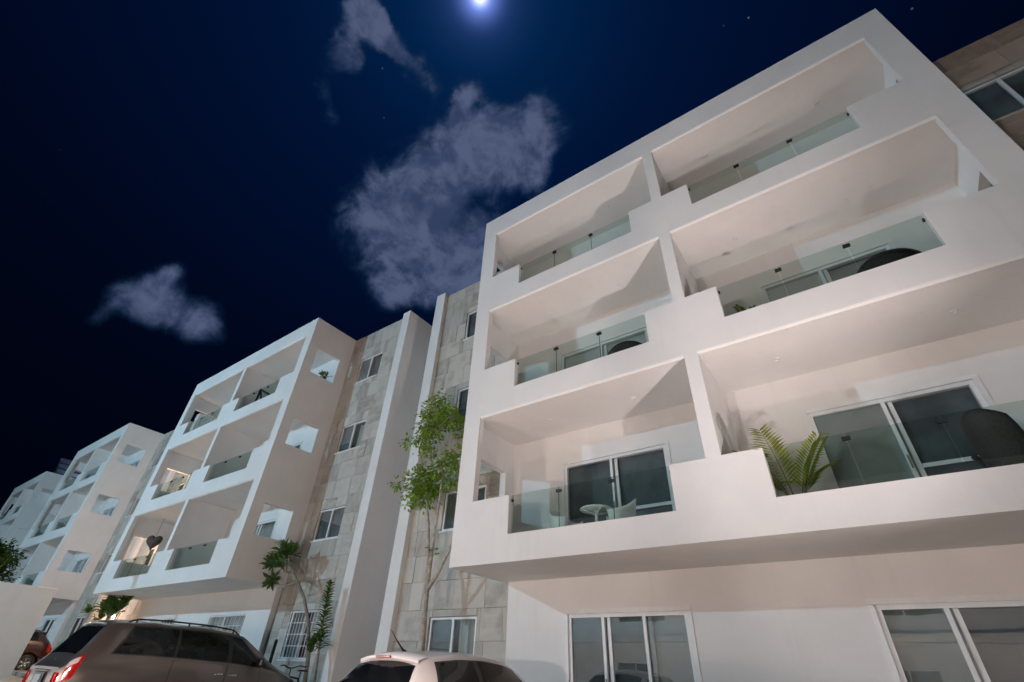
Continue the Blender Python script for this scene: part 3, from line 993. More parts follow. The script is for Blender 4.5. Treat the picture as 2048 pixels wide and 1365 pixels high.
class Car:
    def __init__(s, P):
        s.P = P
        s.L = P['L']

    def sec(s, y):
        P = s.P
        T = soft(P['top'], y, P.get('blur', 0.06))
        b = min(soft(P['belt'], y), T - 0.012)
        wb = soft(P['wb'], y)
        wr = min(soft(P['wr'], y), wb - 0.01)
        zl = P['sill']
        for yw in P['axles']:
            if abs(y - yw) < P['arch']:
                zl = max(zl, P['rw'] + sqrt(P['arch'] ** 2 - (y - yw) ** 2))
        crown = min(P['crown'], 0.3 * (T - b))
        return T, b, wb, wr, zl, crown

    def pt(s, y, t, side=1):
        T, b, wb, wr, zl, cr = s.sec(y)
        ze = T - cr
        if t <= 1:
            z0 = s.P['sill']
            z = zl + (b - zl) * t
            q = (z - z0) / max(0.01, b - z0)
            x = wb * (1 - 0.085 * (1 - q) ** 2 - 0.022 * max(0, (q - 0.72) / 0.28) ** 2)
            if 0.55 < q < 0.75:
                x += 0.006 * sin(pi * (q - 0.55) / 0.2)
        elif t <= 2:
            g = t - 1
            xb_ = wb * 0.978
            x = xb_ + (wr - xb_) * g + 0.045 * sin(pi * g) * min(1, max(0, (ze - b) / 0.5))
            z = b + (ze - b) * g
        else:
            q = 3 - t
            x = wr * q
            z = T - cr * abs(q) ** 2.6
        return Vector((x * side, y, z))

    def patch(s, quad, t0, t1, off, side, ny=10, nt=6, roof=False):
        """quad = (y0 at t0, y1 at t0, y0 at t1, y1 at t1)"""
        b = MB()
        vs = []
        for j in range(nt + 1):
            v = j / nt
            t = t0 + (t1 - t0) * v
            for i in range(ny + 1):
                u = i / ny
                ya = quad[0] + (quad[2] - quad[0]) * v
                yb = quad[1] + (quad[3] - quad[1]) * v
                y = ya + (yb - ya) * u
                p = s.pt(y, t, side)
                e = 0.004
                dy = s.pt(y + e, t, side) - s.pt(y - e, t, side)
                t_ = max(0.01, min(2.99, t))
                lo, hi = t_ - e, t_ + e
                dtv = s.pt(y, hi, side) - s.pt(y, lo, side)
                nrm = dy.cross(dtv)
                if nrm.length < 1e-12:
                    nrm = Vector((side, 0, 0.2))
                nrm.normalize()
                if nrm.x * side < 0 and abs(nrm.x) > 0.05:
                    nrm = -nrm
                elif abs(nrm.x) <= 0.05 and nrm.z < 0:
                    nrm = -nrm
                vs.append(p + nrm * off)
        fs = []
        n = ny + 1
        for j in range(nt):
            for i in range(ny):
                q = (j * n + i, j * n + i + 1, (j + 1) * n + i + 1, (j + 1) * n + i)
                fs.append(q if side > 0 else q[::-1])
        return b.add(vs, fs)

    def top_patch(s, y0, y1, q, off, ny=8, nx=10, yshift=0.0):
        """patch across the whole width on the roof/screen surface"""
        vs = []
        for j in range(ny + 1):
            y = y0 + (y1 - y0) * j / ny
            for i in range(nx + 1):
                k = -1 + 2 * i / nx
                qq = k * q
                p = s.pt(y, 3 - abs(qq), 1 if qq >= 0 else -1)
                a, c = s.pt(y - 0.01, 3 - abs(qq), 1), s.pt(y + 0.01, 3 - abs(qq), 1)
                d = (c - a).normalized()
                nrm = Vector((0, -d.z, d.y))
                if nrm.z < 0:
                    nrm = -nrm
                vs.append(p + nrm * off)
        n = nx + 1
        fs = [(j * n + i, j * n + i + 1, (j + 1) * n + i + 1, (j + 1) * n + i) for j in range(ny) for i in range(nx)]
        return MB().add(vs, fs)

    def body(s):
        ys = []
        y = 0.0
        while y < s.L - 1e-6:
            ys.append(y)
            y += 0.045
        ys.append(s.L)
        ts = [i / 9 for i in range(10)] + [1 + i / 6 for i in range(1, 7)] + [2 + i / 6 for i in range(1, 7)]
        b = MB()
        vs, fs = [], []
        n = len(ts)
        ring = 2 * n - 1
        for y in ys:
            R = [s.pt(y, t, 1) for t in ts]
            Lf = [s.pt(y, t, -1) for t in ts[:-1]][::-1]
            vs += R + Lf
        for i in range(len(ys) - 1):
            for k in range(ring - 1):
                fs.append((i * ring + k, (i + 1) * ring + k, (i + 1) * ring + k + 1, i * ring + k + 1))
        fs.append(tuple(range(ring)))
        fs.append(tuple((len(ys) - 1) * ring + k for k in range(ring))[::-1])
        return b.add(vs, fs)


def wheel(C, par, y, side, r=0.33, w=0.21):
    x = C.P['track'] * side
    prof = [(r * 0.62, -w / 2), (r * 0.95, -w / 2), (r, -w * 0.32), (r, w * 0.32), (r * 0.95, w / 2), (r * 0.62, w / 2)]
    t = MB().lathe(prof, 28, (x, y, r), 'x').obj('wheel', 'rubber', par, True, True)
    b = MB()
    xo = x + side * w * 0.40
    b.lathe([(r * 0.63, -0.02 * side), (r * 0.60, 0.012 * side), (r * 0.56, -0.01 * side), (r * 0.52, -0.08 * side), (0.001, -0.09 * side)], 28, (xo, y, r), 'x')
    for k in range(5):
        a = 2 * pi * k / 5 + 0.3
        p0 = (xo - 0.012 * side, y + 0.03 * cos(a), r + 0.03 * sin(a))
        p1 = (xo, y + r * 0.6 * cos(a), r + r * 0.6 * sin(a))
        b.tube([p0, p1], [0.035, 0.028], 6)
    b.lathe([(0.05, -0.02 * side), (0.045, 0.02 * side), (0.001, 0.025 * side)], 12, (xo, y, r), 'x')
    b.obj('rim', 'alloy', t, True, True)


def add_common(C, root, paint):
    P = C.P
    bd = sharp(C.body().obj('body', paint, root, local=True), 38)
    MB().box(-P['track'] + 0.12, P['track'] - 0.12, 0.1, C.L - 0.1, 0.2, P['sill'] + 0.14).obj('underbody', 'trim', root, local=True)
    for y in P['axles']:
        for sd in (1, -1):
            wheel(C, root, y, sd, P['rw'])
            b = MB()
            vs = []
            for i in range(19):
                a = pi * i / 18
                for rr in (P['arch'] + 0.005, P['arch'] - 0.10):
                    vs.append((sd * (P['track'] - 0.10), y + rr * cos(a), P['rw'] + rr * sin(a)))
            b.add(vs, [(2 * i, 2 * i + 2, 2 * i + 3, 2 * i + 1) for i in range(18)])
            b.obj('wheel_arch', 'trim', root, local=True)
    return bd


def minivan(loc, rz):
    L = 4.75
    P = dict(L=L, sill=0.30, axles=(1.0, 3.80), arch=0.40, rw=0.33, crown=0.055, track=0.80,
             top=[(0, 0.97), (0.06, 1.07), (0.14, 1.17), (0.42, 1.69), (0.54, 1.745), (1.3, 1.785), (2.3, 1.785), (2.85, 1.745), (3.12, 1.68), (3.98, 1.15), (4.25, 1.07), (4.55, 0.95), (4.70, 0.78), (L, 0.62)],
             belt=[(0, 0.95), (0.14, 1.13), (0.6, 1.19), (1.6, 1.18), (2.8, 1.14), (3.6, 1.09), (4.0, 1.05), (4.5, 0.89), (L, 0.58)],
             wb=[(0, 0.80), (0.10, 0.885), (0.3, 0.935), (1.0, 0.955), (3.8, 0.95), (4.3, 0.90), (4.6, 0.80), (L, 0.66)],
             wr=[(0, 0.74), (0.14, 0.78), (0.42, 0.68), (0.6, 0.70), (1.5, 0.72), (2.8, 0.68), (3.1, 0.67), (3.95, 0.80), (4.6, 0.66), (L, 0.5)])
    C = Car(P)
    root = thing('minivan', loc, 'taupe grey minivan with roof rails parked nose-in before the second block', 'minivan', rz=rz)
    root.scale = (0.95, 1, 1.0)
    add_common(C, root, 'van_paint')
    for sd in (1, -1):
        # dark band behind the side glass, then each pane
        C.patch((0.60, 3.78, 0.86, 3.02), 1.05, 1.93, 0.003, sd, 40, 6).obj('window_trim', 'trim', root, True, True)
        for nm, q in (('quarter_window', (0.66, 1.66, 0.88, 1.66)), ('sliding_door_window', (1.72, 2.74, 1.72, 2.70)), ('front_door_window', (2.83, 3.68, 2.80, 3.00))):
            C.patch(q, 1.08, 1.88, 0.007, sd, 14, 6).obj(nm, 'car_glass', root, True, True)
        # doors: panel over a slightly wider dark gap
        for a, b_ in ((1.69, 2.76), (2.79, 3.52)):
            C.patch((a - 0.012, b_ + 0.012, a - 0.012, b_ + 0.012), 0.06, 1.0, 0.002, sd, 16, 8).obj('door_gap', 'trim', root, True, True)
            dr = C.patch((a, b_, a, b_), 0.08, 0.995, 0.005, sd, 16, 8).obj('door', 'van_paint', root, True, True)
            yh = b_ - 0.13 if a < 2 else a + 0.14
            p = C.pt(yh, 0.80, sd)
            MB().tube([(p.x + 0.012 * sd, yh - 0.10, p.z), (p.x + 0.04 * sd, yh - 0.06, p.z + 0.004), (p.x + 0.04 * sd, yh + 0.06, p.z + 0.004), (p.x + 0.012 * sd, yh + 0.10, p.z)], 0.014, 8).obj('door_handle', 'chrome', dr, True, True)
        # rear lamp wraps the corner
        lm = MB()
        pa = C.patch((0.02, 0.19, 0.13, 0.28), 0.64, 1.2, 0.010, sd, 8, 10)
        lm.add(pa.v, pa.f)
        xe = C.pt(0.02, 0.8, sd).x
        lm.cbox(min(xe - 0.16 * sd, xe + 0.004 * sd), max(xe - 0.16 * sd, xe + 0.004 * sd), -0.012, 0.03, 0.70, 0.925, 0.008)
        lo = lm.obj('tail_light', 'red_lens', root, True, True)
        C.patch((0.07, 0.19, 0.10, 0.22), 0.92, 1.05, 0.014, sd, 6, 4).obj('reverse_lens', 'clear_lens', lo, True, True)
        # roof rail
        b = MB()
        pts = []
        for i in range(15):
            y = 0.75 + 2.25 * i / 14
            p = C.pt(y, 2.16, sd)
            h = 0.05 * min(1, 6 * sin(pi * i / 14)) if 0 < i < 14 else -0.005
            pts.append((p.x, y, p.z + h))
        b.tube(pts, 0.014, 8)
        for i in (1, 7, 13):
            b.tube([pts[i], (pts[i][0], pts[i][1], pts[i][2] - 0.055)], 0.018, 8)
        b.obj('roof_rail', 'trim', root, True, True)
        # mirror
        pm = C.pt(3.42, 1.1, sd)
        MB().cbox(min(pm.x + 0.02 * sd, pm.x + 0.22 * sd), max(pm.x + 0.02 * sd, pm.x + 0.22 * sd), 3.36, 3.46, pm.z, pm.z + 0.15, 0.03).obj('door_mirror', 'trim', root, local=True)
        MB().cbox(min(sd * 0.45, sd * 0.8), max(sd * 0.45, sd * 0.8), L - 0.30, L - 0.05, 0.60, 0.74, 0.03).obj('headlight', 'clear_lens', root, local=True)
    for y in (1.15, 2.45):
        p, q = C.pt(y, 2.16, 1), C.pt(y, 2.16, -1)
        MB().tube([(p.x, y, p.z + 0.05), (0, y, p.z + 0.075), (q.x, y, q.z + 0.05)], 0.013, 8).obj('roof_bar', 'trim', root, True, True)
    C.top_patch(0.155, 0.44, 0.93, 0.006).obj('rear_window', 'car_glass', root, True, True)
    C.top_patch(3.08, 3.92, 0.93, 0.006).obj('windscreen', 'car_glass', root, True, True)
    # spoiler lip, wiper, plate, bumper
    b = MB()
    vs = []
    for i in range(13):
        k = -1 + i / 6
        x = 0.62 * k
        vs += [(x, 0.36 + 0.05 * k * k, 1.705 - 0.03 * k * k), (x, 0.60, 1.755 - 0.03 * k * k), (x, 0.40 + 0.05 * k * k, 1.675 - 0.03 * k * k)]
    b.add(vs, [q for i in range(12) for q in ((3 * i, 3 * i + 3, 3 * i + 4, 3 * i + 1), (3 * i + 2, 3 * i + 5, 3 * i + 3, 3 * i))])
    b.obj('rear_spoiler', 'van_paint', root, True, True)
    MB().tube([(0.0, 0.09, 1.10), (0.12, 0.17, 1.17), (0.42, 0.20, 1.20)], 0.010, 6).obj('rear_wiper', 'trim', root, True, True)
    pl = MB().cbox(-0.26, 0.26, -0.03, -0.001, 0.70, 0.92, 0.01).obj('plate_recess', 'trim', root, local=True)
    MB().cbox(-0.16, 0.16, -0.042, -0.031, 0.735, 0.885, 0.004).obj('number_plate', 'plate', pl, local=True)
    MB().cbox(-0.34, 0.34, -0.035, -0.002, 0.925, 0.955, 0.008).obj('tailgate_bar', 'chrome', root, local=True)
    MB().tube([(-0.93, 0.42, 0.52), (-0.88, 0.06, 0.52), (-0.70, -0.07, 0.52), (0, -0.11, 0.52), (0.70, -0.07, 0.52), (0.88, 0.06, 0.52), (0.93, 0.42, 0.52)], 0.13, 10).obj('rear_bumper', 'van_paint', root, True, True)
    return root


def hatchback(loc, rz, name, label, paint, scale=1.0, group=None):
    L = 3.70
    P = dict(L=L, sill=0.28, axles=(0.62, 3.02), arch=0.35, rw=0.29, crown=0.05, track=0.68, blur=0.07,
             top=[(0, 0.78), (0.05, 0.90), (0.12, 0.97), (0.40, 1.30), (0.52, 1.345), (1.0, 1.40), (1.5, 1.41), (1.95, 1.375), (2.2, 1.32), (2.85, 0.98), (3.3, 0.87), (3.58, 0.72), (L, 0.52)],
             belt=[(0, 0.76), (0.12, 0.94), (0.5, 0.98), (1.2, 0.95), (2.2, 0.91), (2.9, 0.88), (3.4, 0.78), (L, 0.5)],
             wb=[(0, 0.68), (0.10, 0.74), (0.35, 0.80), (1.0, 0.82), (2.9, 0.81), (3.4, 0.72), (L, 0.52)],
             wr=[(0, 0.62), (0.12, 0.67), (0.40, 0.50), (0.6, 0.53), (1.3, 0.575), (2.0, 0.56), (2.2, 0.55), (2.85, 0.68), (3.4, 0.58), (L, 0.4)])
    C = Car(P)
    root = thing(name, loc, label, 'car', group, rz)
    root.scale = (scale, scale, scale)
    add_common(C, root, paint)
    for sd in (1, -1):
        C.patch((0.50, 2.78, 0.60, 2.16), 1.06, 1.90, 0.003, sd, 36, 6).obj('window_trim', 'trim', root, True, True)
        for nm, q in (('rear_door_window', (0.56, 1.26, 0.64, 1.24)), ('front_door_window', (1.36, 2.68, 1.33, 2.13))):
            C.patch(q, 1.09, 1.86, 0.007, sd, 16, 6).obj(nm, 'car_glass', root, True, True)
        for a, b_ in ((0.72, 1.28), (1.31, 2.42)):
            C.patch((a - 0.012, b_ + 0.012, a - 0.012, b_ + 0.012), 0.06, 1.0, 0.002, sd, 14, 8).obj('door_gap', 'trim', root, True, True)
            dr = C.patch((a, b_, a, b_), 0.08, 0.995, 0.005, sd, 14, 8).obj('door', paint, root, True, True)
            p = C.pt(a + 0.14, 0.80, sd)
            MB().tube([(p.x + 0.01 * sd, a + 0.06, p.z), (p.x + 0.035 * sd, a + 0.10, p.z), (p.x + 0.035 * sd, a + 0.2, p.z), (p.x + 0.01 * sd, a + 0.24, p.z)], 0.012, 8).obj('door_handle', paint, dr, True, True)
        lm = C.patch((0.015, 0.16, 0.06, 0.2), 0.62, 1.05, 0.008, sd, 8, 8)
        xe = C.pt(0.02, 0.8, sd).x
        lm.cbox(min(xe - 0.14 * sd, xe), max(xe - 0.14 * sd, xe), -0.01, 0.03, 0.60, 0.775, 0.008)
        lm.obj('tail_light', 'red_lens', root, True, True)
        pm = C.pt(2.42, 1.1, sd)
        MB().cbox(min(pm.x + 0.02 * sd, pm.x + 0.19 * sd), max(pm.x + 0.02 * sd, pm.x + 0.19 * sd), 2.37, 2.45, pm.z, pm.z + 0.12, 0.025).obj('door_mirror', paint, root, local=True)
        MB().cbox(min(sd * 0.36, sd * 0.66), max(sd * 0.36, sd * 0.66), L - 0.30, L - 0.06, 0.52, 0.66, 0.03).obj('headlight', 'clear_lens', root, local=True)
    C.top_patch(0.135, 0.375, 0.95, 0.006).obj('rear_window', 'car_glass', root, True, True)
    C.top_patch(2.22, 2.82, 0.93, 0.006).obj('windscreen', 'car_glass', root, True, True)
    # roof spoiler with high brake light
    vs, fs = [], []
    for i in range(13):
        k = -1 + i / 6
        x = 0.515 * k
        dz, dy = -0.05 * k * k, 0.09 * k * k
        vs += [(x, 0.30 + dy, 1.325 + dz), (x, 0.56, 1.37 + dz), (x, 0.31 + dy, 1.285 + dz), (x, 0.40 + dy, 1.283 + dz)]
    for i in range(12):
        o = 4 * i
        fs += [(o, o + 4, o + 5, o + 1), (o + 2, o + 6, o + 4, o), (o + 3, o + 7, o + 6, o + 2)]
    sp = MB().add(vs, fs).obj('roof_spoiler', paint, root, True, True)
    MB().cbox(-0.13, 0.13, 0.292, 0.32, 1.292, 1.318, 0.005).obj('brake_light', 'brake_lens', sp, local=True)
    an = MB().tube([(0, 0.62, 1.375), (0, 0.46, 1.50), (0, 0.36, 1.585)], [0.012, 0.007, 0.004], 6)
    an.lathe([(0.03, 0.0), (0.025, 0.02), (0.001, 0.025)], 12, (0, 0.63, 1.37))
    an.obj('antenna', 'trim', root, True, True)
    MB().cbox(-0.24, 0.24, -0.02, 0.02, 0.56, 0.68, 0.006).obj('number_plate', 'plate', root, local=True)
    MB().tube([(-0.80, 0.30, 0.42), (-0.74, 0.03, 0.42), (-0.5, -0.06, 0.42), (0.5, -0.06, 0.42), (0.74, 0.03, 0.42), (0.80, 0.30, 0.42)], 0.11, 10).obj('rear_bumper', paint, root, True, True)
    return root


minivan((-12.5, 3.38, gz(-12.45)), 0.0)
hatchback((-5.25, 4.35, 0.0), 0.0, 'hatchback', 'white hatchback with a roof aerial parked nose-in before the nearest block', 'white_paint')
hatchback((-31.0, 8.1, gz(-31)), radians(180), 'parked_car', 'dark red car half hidden behind the white yard wall', 'red_paint', 1.12)
hatchback((-7.4, -8.6, 0.0), radians(180), 'parked_car', 'white car across the street, mirrored in the nearest ground window', 'white_paint')

# ------------------------------------------------------------------ yard wall at the left edge
yw = MB()
yw.cbox(-26.7, -26.5, 1.5, 6.32, 0.2, 3.28, 0.015)
tag(yw.obj('yard_wall', 'plaster_b'), 'plain white yard wall at the lower left edge, left of the minivan', 'wall')

# ------------------------------------------------------------------ planting
def leaf(b, p, d, n, L, W, fold=0.25, tip=0.55):
    """one pointed leaf: six corners folded along the midrib"""
    d = d.normalized()
    s = d.cross(n)
    if s.length < 1e-4:
        s = d.cross(Vector((1, 0.3, 0)))
    s.normalize()
    n = s.cross(d).normalized()
    m1, m2, e = p + d * L * 0.35, p + d * L * (tip + 0.15), p + d * L - n * L * 0.08
    up = n * W * fold
    b.add([p, m1 + s * W * 0.5 + up, m2 + s * W * 0.42 + up, e, m2 - s * W * 0.42 + up, m1 - s * W * 0.5 + up, m1, m2],
          [(0, 6, 1), (6, 7, 2, 1), (7, 3, 2), (0, 5, 6), (6, 5, 4, 7), (7, 4, 3)])


def rv(r, k=1.0):
    return Vector((r.uniform(-k, k), r.uniform(-k, k), r.uniform(-k, k)))


def tall_tree():
    r = random.Random(3)
    T = thing('slim_tree', (-8.22, 8.25, 0.1), 'slim forked tree with bright green leaves against the stone wall', 'tree')
    b = MB()
    Y = 8.25
    b.tube([(-8.18, Y, 0.05), (-8.17, Y, 0.8), (-8.20, Y, 1.6), (-8.24, Y, 2.2), (-8.27, Y, 2.7)], [0.085, 0.075, 0.07, 0.062, 0.056], 10)
    st = [[(-8.27, Y, 2.65), (-8.40, Y + .05, 3.3), (-8.58, Y + .08, 4.1), (-8.82, Y + .1, 4.8), (-8.95, Y, 5.5)],
          [(-8.26, Y, 2.65), (-8.22, Y - .05, 3.4), (-8.20, Y - .05, 4.3), (-8.15, Y - .08, 5.1), (-8.30, Y - .1, 5.8), (-8.62, Y - .1, 6.5), (-8.68, Y, 7.2)],
          [(-8.25, Y, 2.65), (-7.95, Y - .05, 2.95), (-7.60, Y - .1, 3.45), (-7.40, Y - .1, 4.2), (-7.35, Y - .05, 5.0), (-7.5, Y, 5.6)]]
    for s in st:
        n = len(s)
        b.tube(s, [0.048 - 0.036 * i / (n - 1) for i in range(n)], 8)
    tips = []
    cl = [(-8.65, 7.05, .36, 190), (-8.32, 6.85, .34, 150), (-9.0, 6.75, .34, 150), (-8.7, 6.5, .30, 130), (-9.2, 6.4, .28, 110), (-8.05, 6.75, .28, 90), (-7.85, 6.45, .24, 60), (-9.0, 6.0, .22, 50), (-9.15, 5.6, .18, 34), (-8.9, 5.2, .32, 170), (-9.2, 5.0, .32, 150), (-8.6, 5.05, .28, 140), (-8.85, 4.75, .26, 100),
          (-8.15, 5.25, .24, 60), (-7.9, 5.45, .30, 90), (-7.7, 5.05, .28, 80), (-9.8, 6.45, .13, 22), (-9.75, 5.2, .16, 22), (-8.7, 7.55, .18, 34), (-7.5, 5.5, .3, 80), (-8.2, 3.42, .08, 9), (-9.5, 4.75, .16, 26)]
    lv = MB()
    for cx, cz, rad, n in cl:
        c = Vector((cx, Y + r.uniform(-.25, .2), cz))
        # twig from the nearest limb point
        best = min((Vector(p) for s in st for p in s), key=lambda q: (q - c).length)
        mid = (best + c) / 2 + rv(r, .05) + Vector((0, 0, -.05))
        b.tube([best, mid, c], [0.014, 0.010, 0.005], 5)
        for k in range(int(n * 1.5)):
            o = Vector((r.gauss(0, 1), r.gauss(0, 1), r.gauss(0, 0.85))) * rad * 0.5
            if k % 9 == 0:
                b.tube([c, c + o * 0.6, c + o], [0.005, 0.004, 0.002], 4)
            d = (o.normalized() + rv(r, .7) + Vector((0, 0, -.35)))
            L = r.uniform(0.08, 0.135)
            leaf(lv, c + o, d, rv(r, .6) + Vector((0, -.3, 1)), L, L * 0.55)
    b.obj('trunk', 'bark_pale', T, True)
    o = lv.obj('crown', 'leaf', T)
    o['kind'] = 'stuff'


def rosette(lv, c, axis, n, L, W, r, spread=1.0):
    axis = axis.normalized()
    a = axis.cross(Vector((0.3, 0.2, 1))).normalized()
    e = axis.cross(a)
    for k in range(n):
        th = k * 2.399 + r.uniform(-.2, .2)
        el = r.uniform(0.15, 1.15) * spread
        d = axis * cos(el) + (a * cos(th) + e * sin(th)) * sin(el)
        d.z -= 0.12
        l = L * r.uniform(0.75, 1.1)
        leaf(lv, c + d * 0.02, d, axis, l, W, 0.15, 0.6)


def frangipani():
    r = random.Random(5)
    T = thing('frangipani_tree', (-11.9, 8.3, 0.1), 'leaning bare-stemmed tree with three leaf tufts before the barred stone-wall window', 'tree')
    b = MB()
    b.tube([(-11.85, 8.3, 0.05), (-11.93, 8.3, 0.8), (-12.05, 8.3, 1.4), (-12.4, 8.3, 2.1), (-12.85, 8.3, 2.65), (-13.3, 8.28, 3.05), (-13.75, 8.25, 3.32)], [0.06, 0.055, 0.05, 0.045, 0.042, 0.038, 0.034], 9)
    b.tube([(-13.25, 8.28, 3.0), (-13.55, 8.2, 3.32), (-13.8, 8.15, 3.5), (-13.85, 8.1, 3.75)], [0.034, 0.03, 0.026, 0.022], 8)
    b.tube([(-13.75, 8.25, 3.32), (-14.15, 8.25, 3.42), (-14.4, 8.25, 3.6)], [0.032, 0.027, 0.022], 8)
    b.tube([(-13.45, 8.3, 3.12), (-13.9, 8.35, 3.05), (-14.4, 8.4, 3.08), (-14.75, 8.4, 3.22)], [0.026, 0.022, 0.018, 0.016], 8)
    b.tube([(-14.0, 8.25, 3.38), (-14.0, 8.15, 3.6), (-14.15, 8.1, 3.85)], [0.026, 0.022, 0.02], 8)
    b.obj('trunk', 'bark', T, True)
    lv = MB()
    for c, ax, n, L in (((-13.85, 8.1, 3.78), (0.3, -.2, 1), 24, .44), ((-14.15, 8.1, 3.88), (-.1, -.2, 1), 26, .46), ((-14.45, 8.22, 3.62), (-.4, -.2, .8), 28, .46), ((-14.78, 8.25, 3.62), (-.7, -.2, .6), 18, .40), ((-14.85, 8.4, 3.22), (-.9, -.1, .2), 20, .36), ((-14.1, 8.2, 3.5), (0, -.5, .3), 14, .34)):
        rosette(lv, Vector(c), Vector(ax), int(n * 1.6), L, 0.085, r, 1.2)
    o = lv.obj('crown', 'leaf_dark', T)
    o['kind'] = 'stuff'


def upright_plant():
    r = random.Random(9)
    T = thing('upright_plant', (-11.75, 8.45, 0.1), 'upright stem ringed with narrow leaves beside the leaning tree', 'plant')
    b = MB()
    pts = [(-11.72, 8.45, 0.05), (-11.8, 8.45, 1.0), (-11.95, 8.42, 2.0), (-12.06, 8.4, 3.0)]
    b.tube(pts, [0.03, 0.027, 0.024, 0.012], 8)
    b.obj('stem', 'bark', T, True)
    lv = MB()
    n = 150
    for k in range(n):
        f = k / (n - 1)
        z = 1.55 + 1.45 * f
        x = -11.88 - 0.18 * f
        th = k * 2.399
        L = (0.33 - 0.16 * f) * r.uniform(.8, 1.1)
        d = Vector((cos(th), sin(th), 0.25 + 0.5 * f - r.uniform(0, .35)))
        leaf(lv, Vector((x, 8.42, z)), d, Vector((0, 0, 1)), L, 0.075, 0.2, 0.5)
    for c in ((-12.02, 8.35, 1.62), (-11.75, 8.3, 1.7), (-11.95, 8.3, 1.45)):
        rosette(lv, Vector(c), Vector((0, -.3, 1)), 16, .28, .08, r)
    o = lv.obj('leaves', 'leaf_dark', T)
    o['kind'] = 'stuff'


def shrub():
    r = random.Random(12)
    T = thing('young_tree', (-25.0, 8.2, 0.45), 'low many-stemmed young tree behind the minivan roof, against the peach-lit wall', 'tree')
    b, lv = MB(), MB()
    for k in range(9):
        x1 = -25.0 + r.uniform(-1.0, 1.0)
        z1 = r.uniform(2.7, 3.25) - 0.25 * abs(x1 + 25.0)
        y1 = 7.9 + r.uniform(-.3, .2)
        b.tube([(-24.9 + r.uniform(-.1, .1), 8.1, .45), (-24.9 + (x1 + 24.9) * .35, 8.05, 1.5), (x1, y1, z1)], [0.03, 0.022, 0.012], 6)
        for q in range(3):
            c = Vector((x1, y1, z1)) + rv(r, .28)
            rosette(lv, c, Vector((r.uniform(-.5, .5), -.3, 1)), 14, .34, .13, r, 1.2)
    b.obj('trunk', 'bark', T, True)
    o = lv.obj('crown', 'leaf_dark', T)
    o['kind'] = 'stuff'


def far_tree():
    r = random.Random(21)
    T = thing('broad_tree', (-28.2, 4.5, 0.5), 'dark leafy tree top above the white yard wall at the left edge', 'tree')
    b, lv = MB(), MB()
    b.tube([(-28.2, 4.5, .4), (-28.15, 4.5, 1.8), (-28.25, 4.5, 3.2)], [.16, .13, .1], 9)
    for k in range(80):
        c = Vector((-28.1, 4.2, 3.95)) + Vector((r.gauss(0, .5), r.gauss(0, .3), r.gauss(0, .32)))
        b.tube([(-28.25, 4.5, 3.1), (Vector((-28.25, 4.5, 3.1)) + c) / 2 + rv(r, .15), c], [.05, .03, .01], 5)
        for q in range(60):
            o = Vector((r.gauss(0, .17), r.gauss(0, .17), r.gauss(0, .14)))
            L = r.uniform(.10, .17)
            leaf(lv, c + o, o + rv(r, .2) + Vector((0, 0, -.05)), rv(r, .5) + Vector((0, 0, 1)), L, L * .55)
    b.obj('trunk', 'bark', T, True)
    o = lv.obj('crown', 'leaf_far', T)
    o['kind'] = 'stuff'


tall_tree()
frangipani()
upright_plant()
shrub()
far_tree()

# weathered post leaning by the planting strip
pb = MB()
pb.tube([(-13.95, 8.45, 0.1), (-13.98, 8.5, 0.9), (-13.98, 8.52, 1.72)], [0.05, 0.046, 0.042], 8)
pb.lathe([(0.042, 0.0), (0.03, 0.03), (0.001, 0.04)], 8, (-13.98, 8.52, 1.72))
tag(pb.obj('garden_stake', 'trim', None, True), 'thin dark stake standing between the minivan nose and the barred window', 'stake')


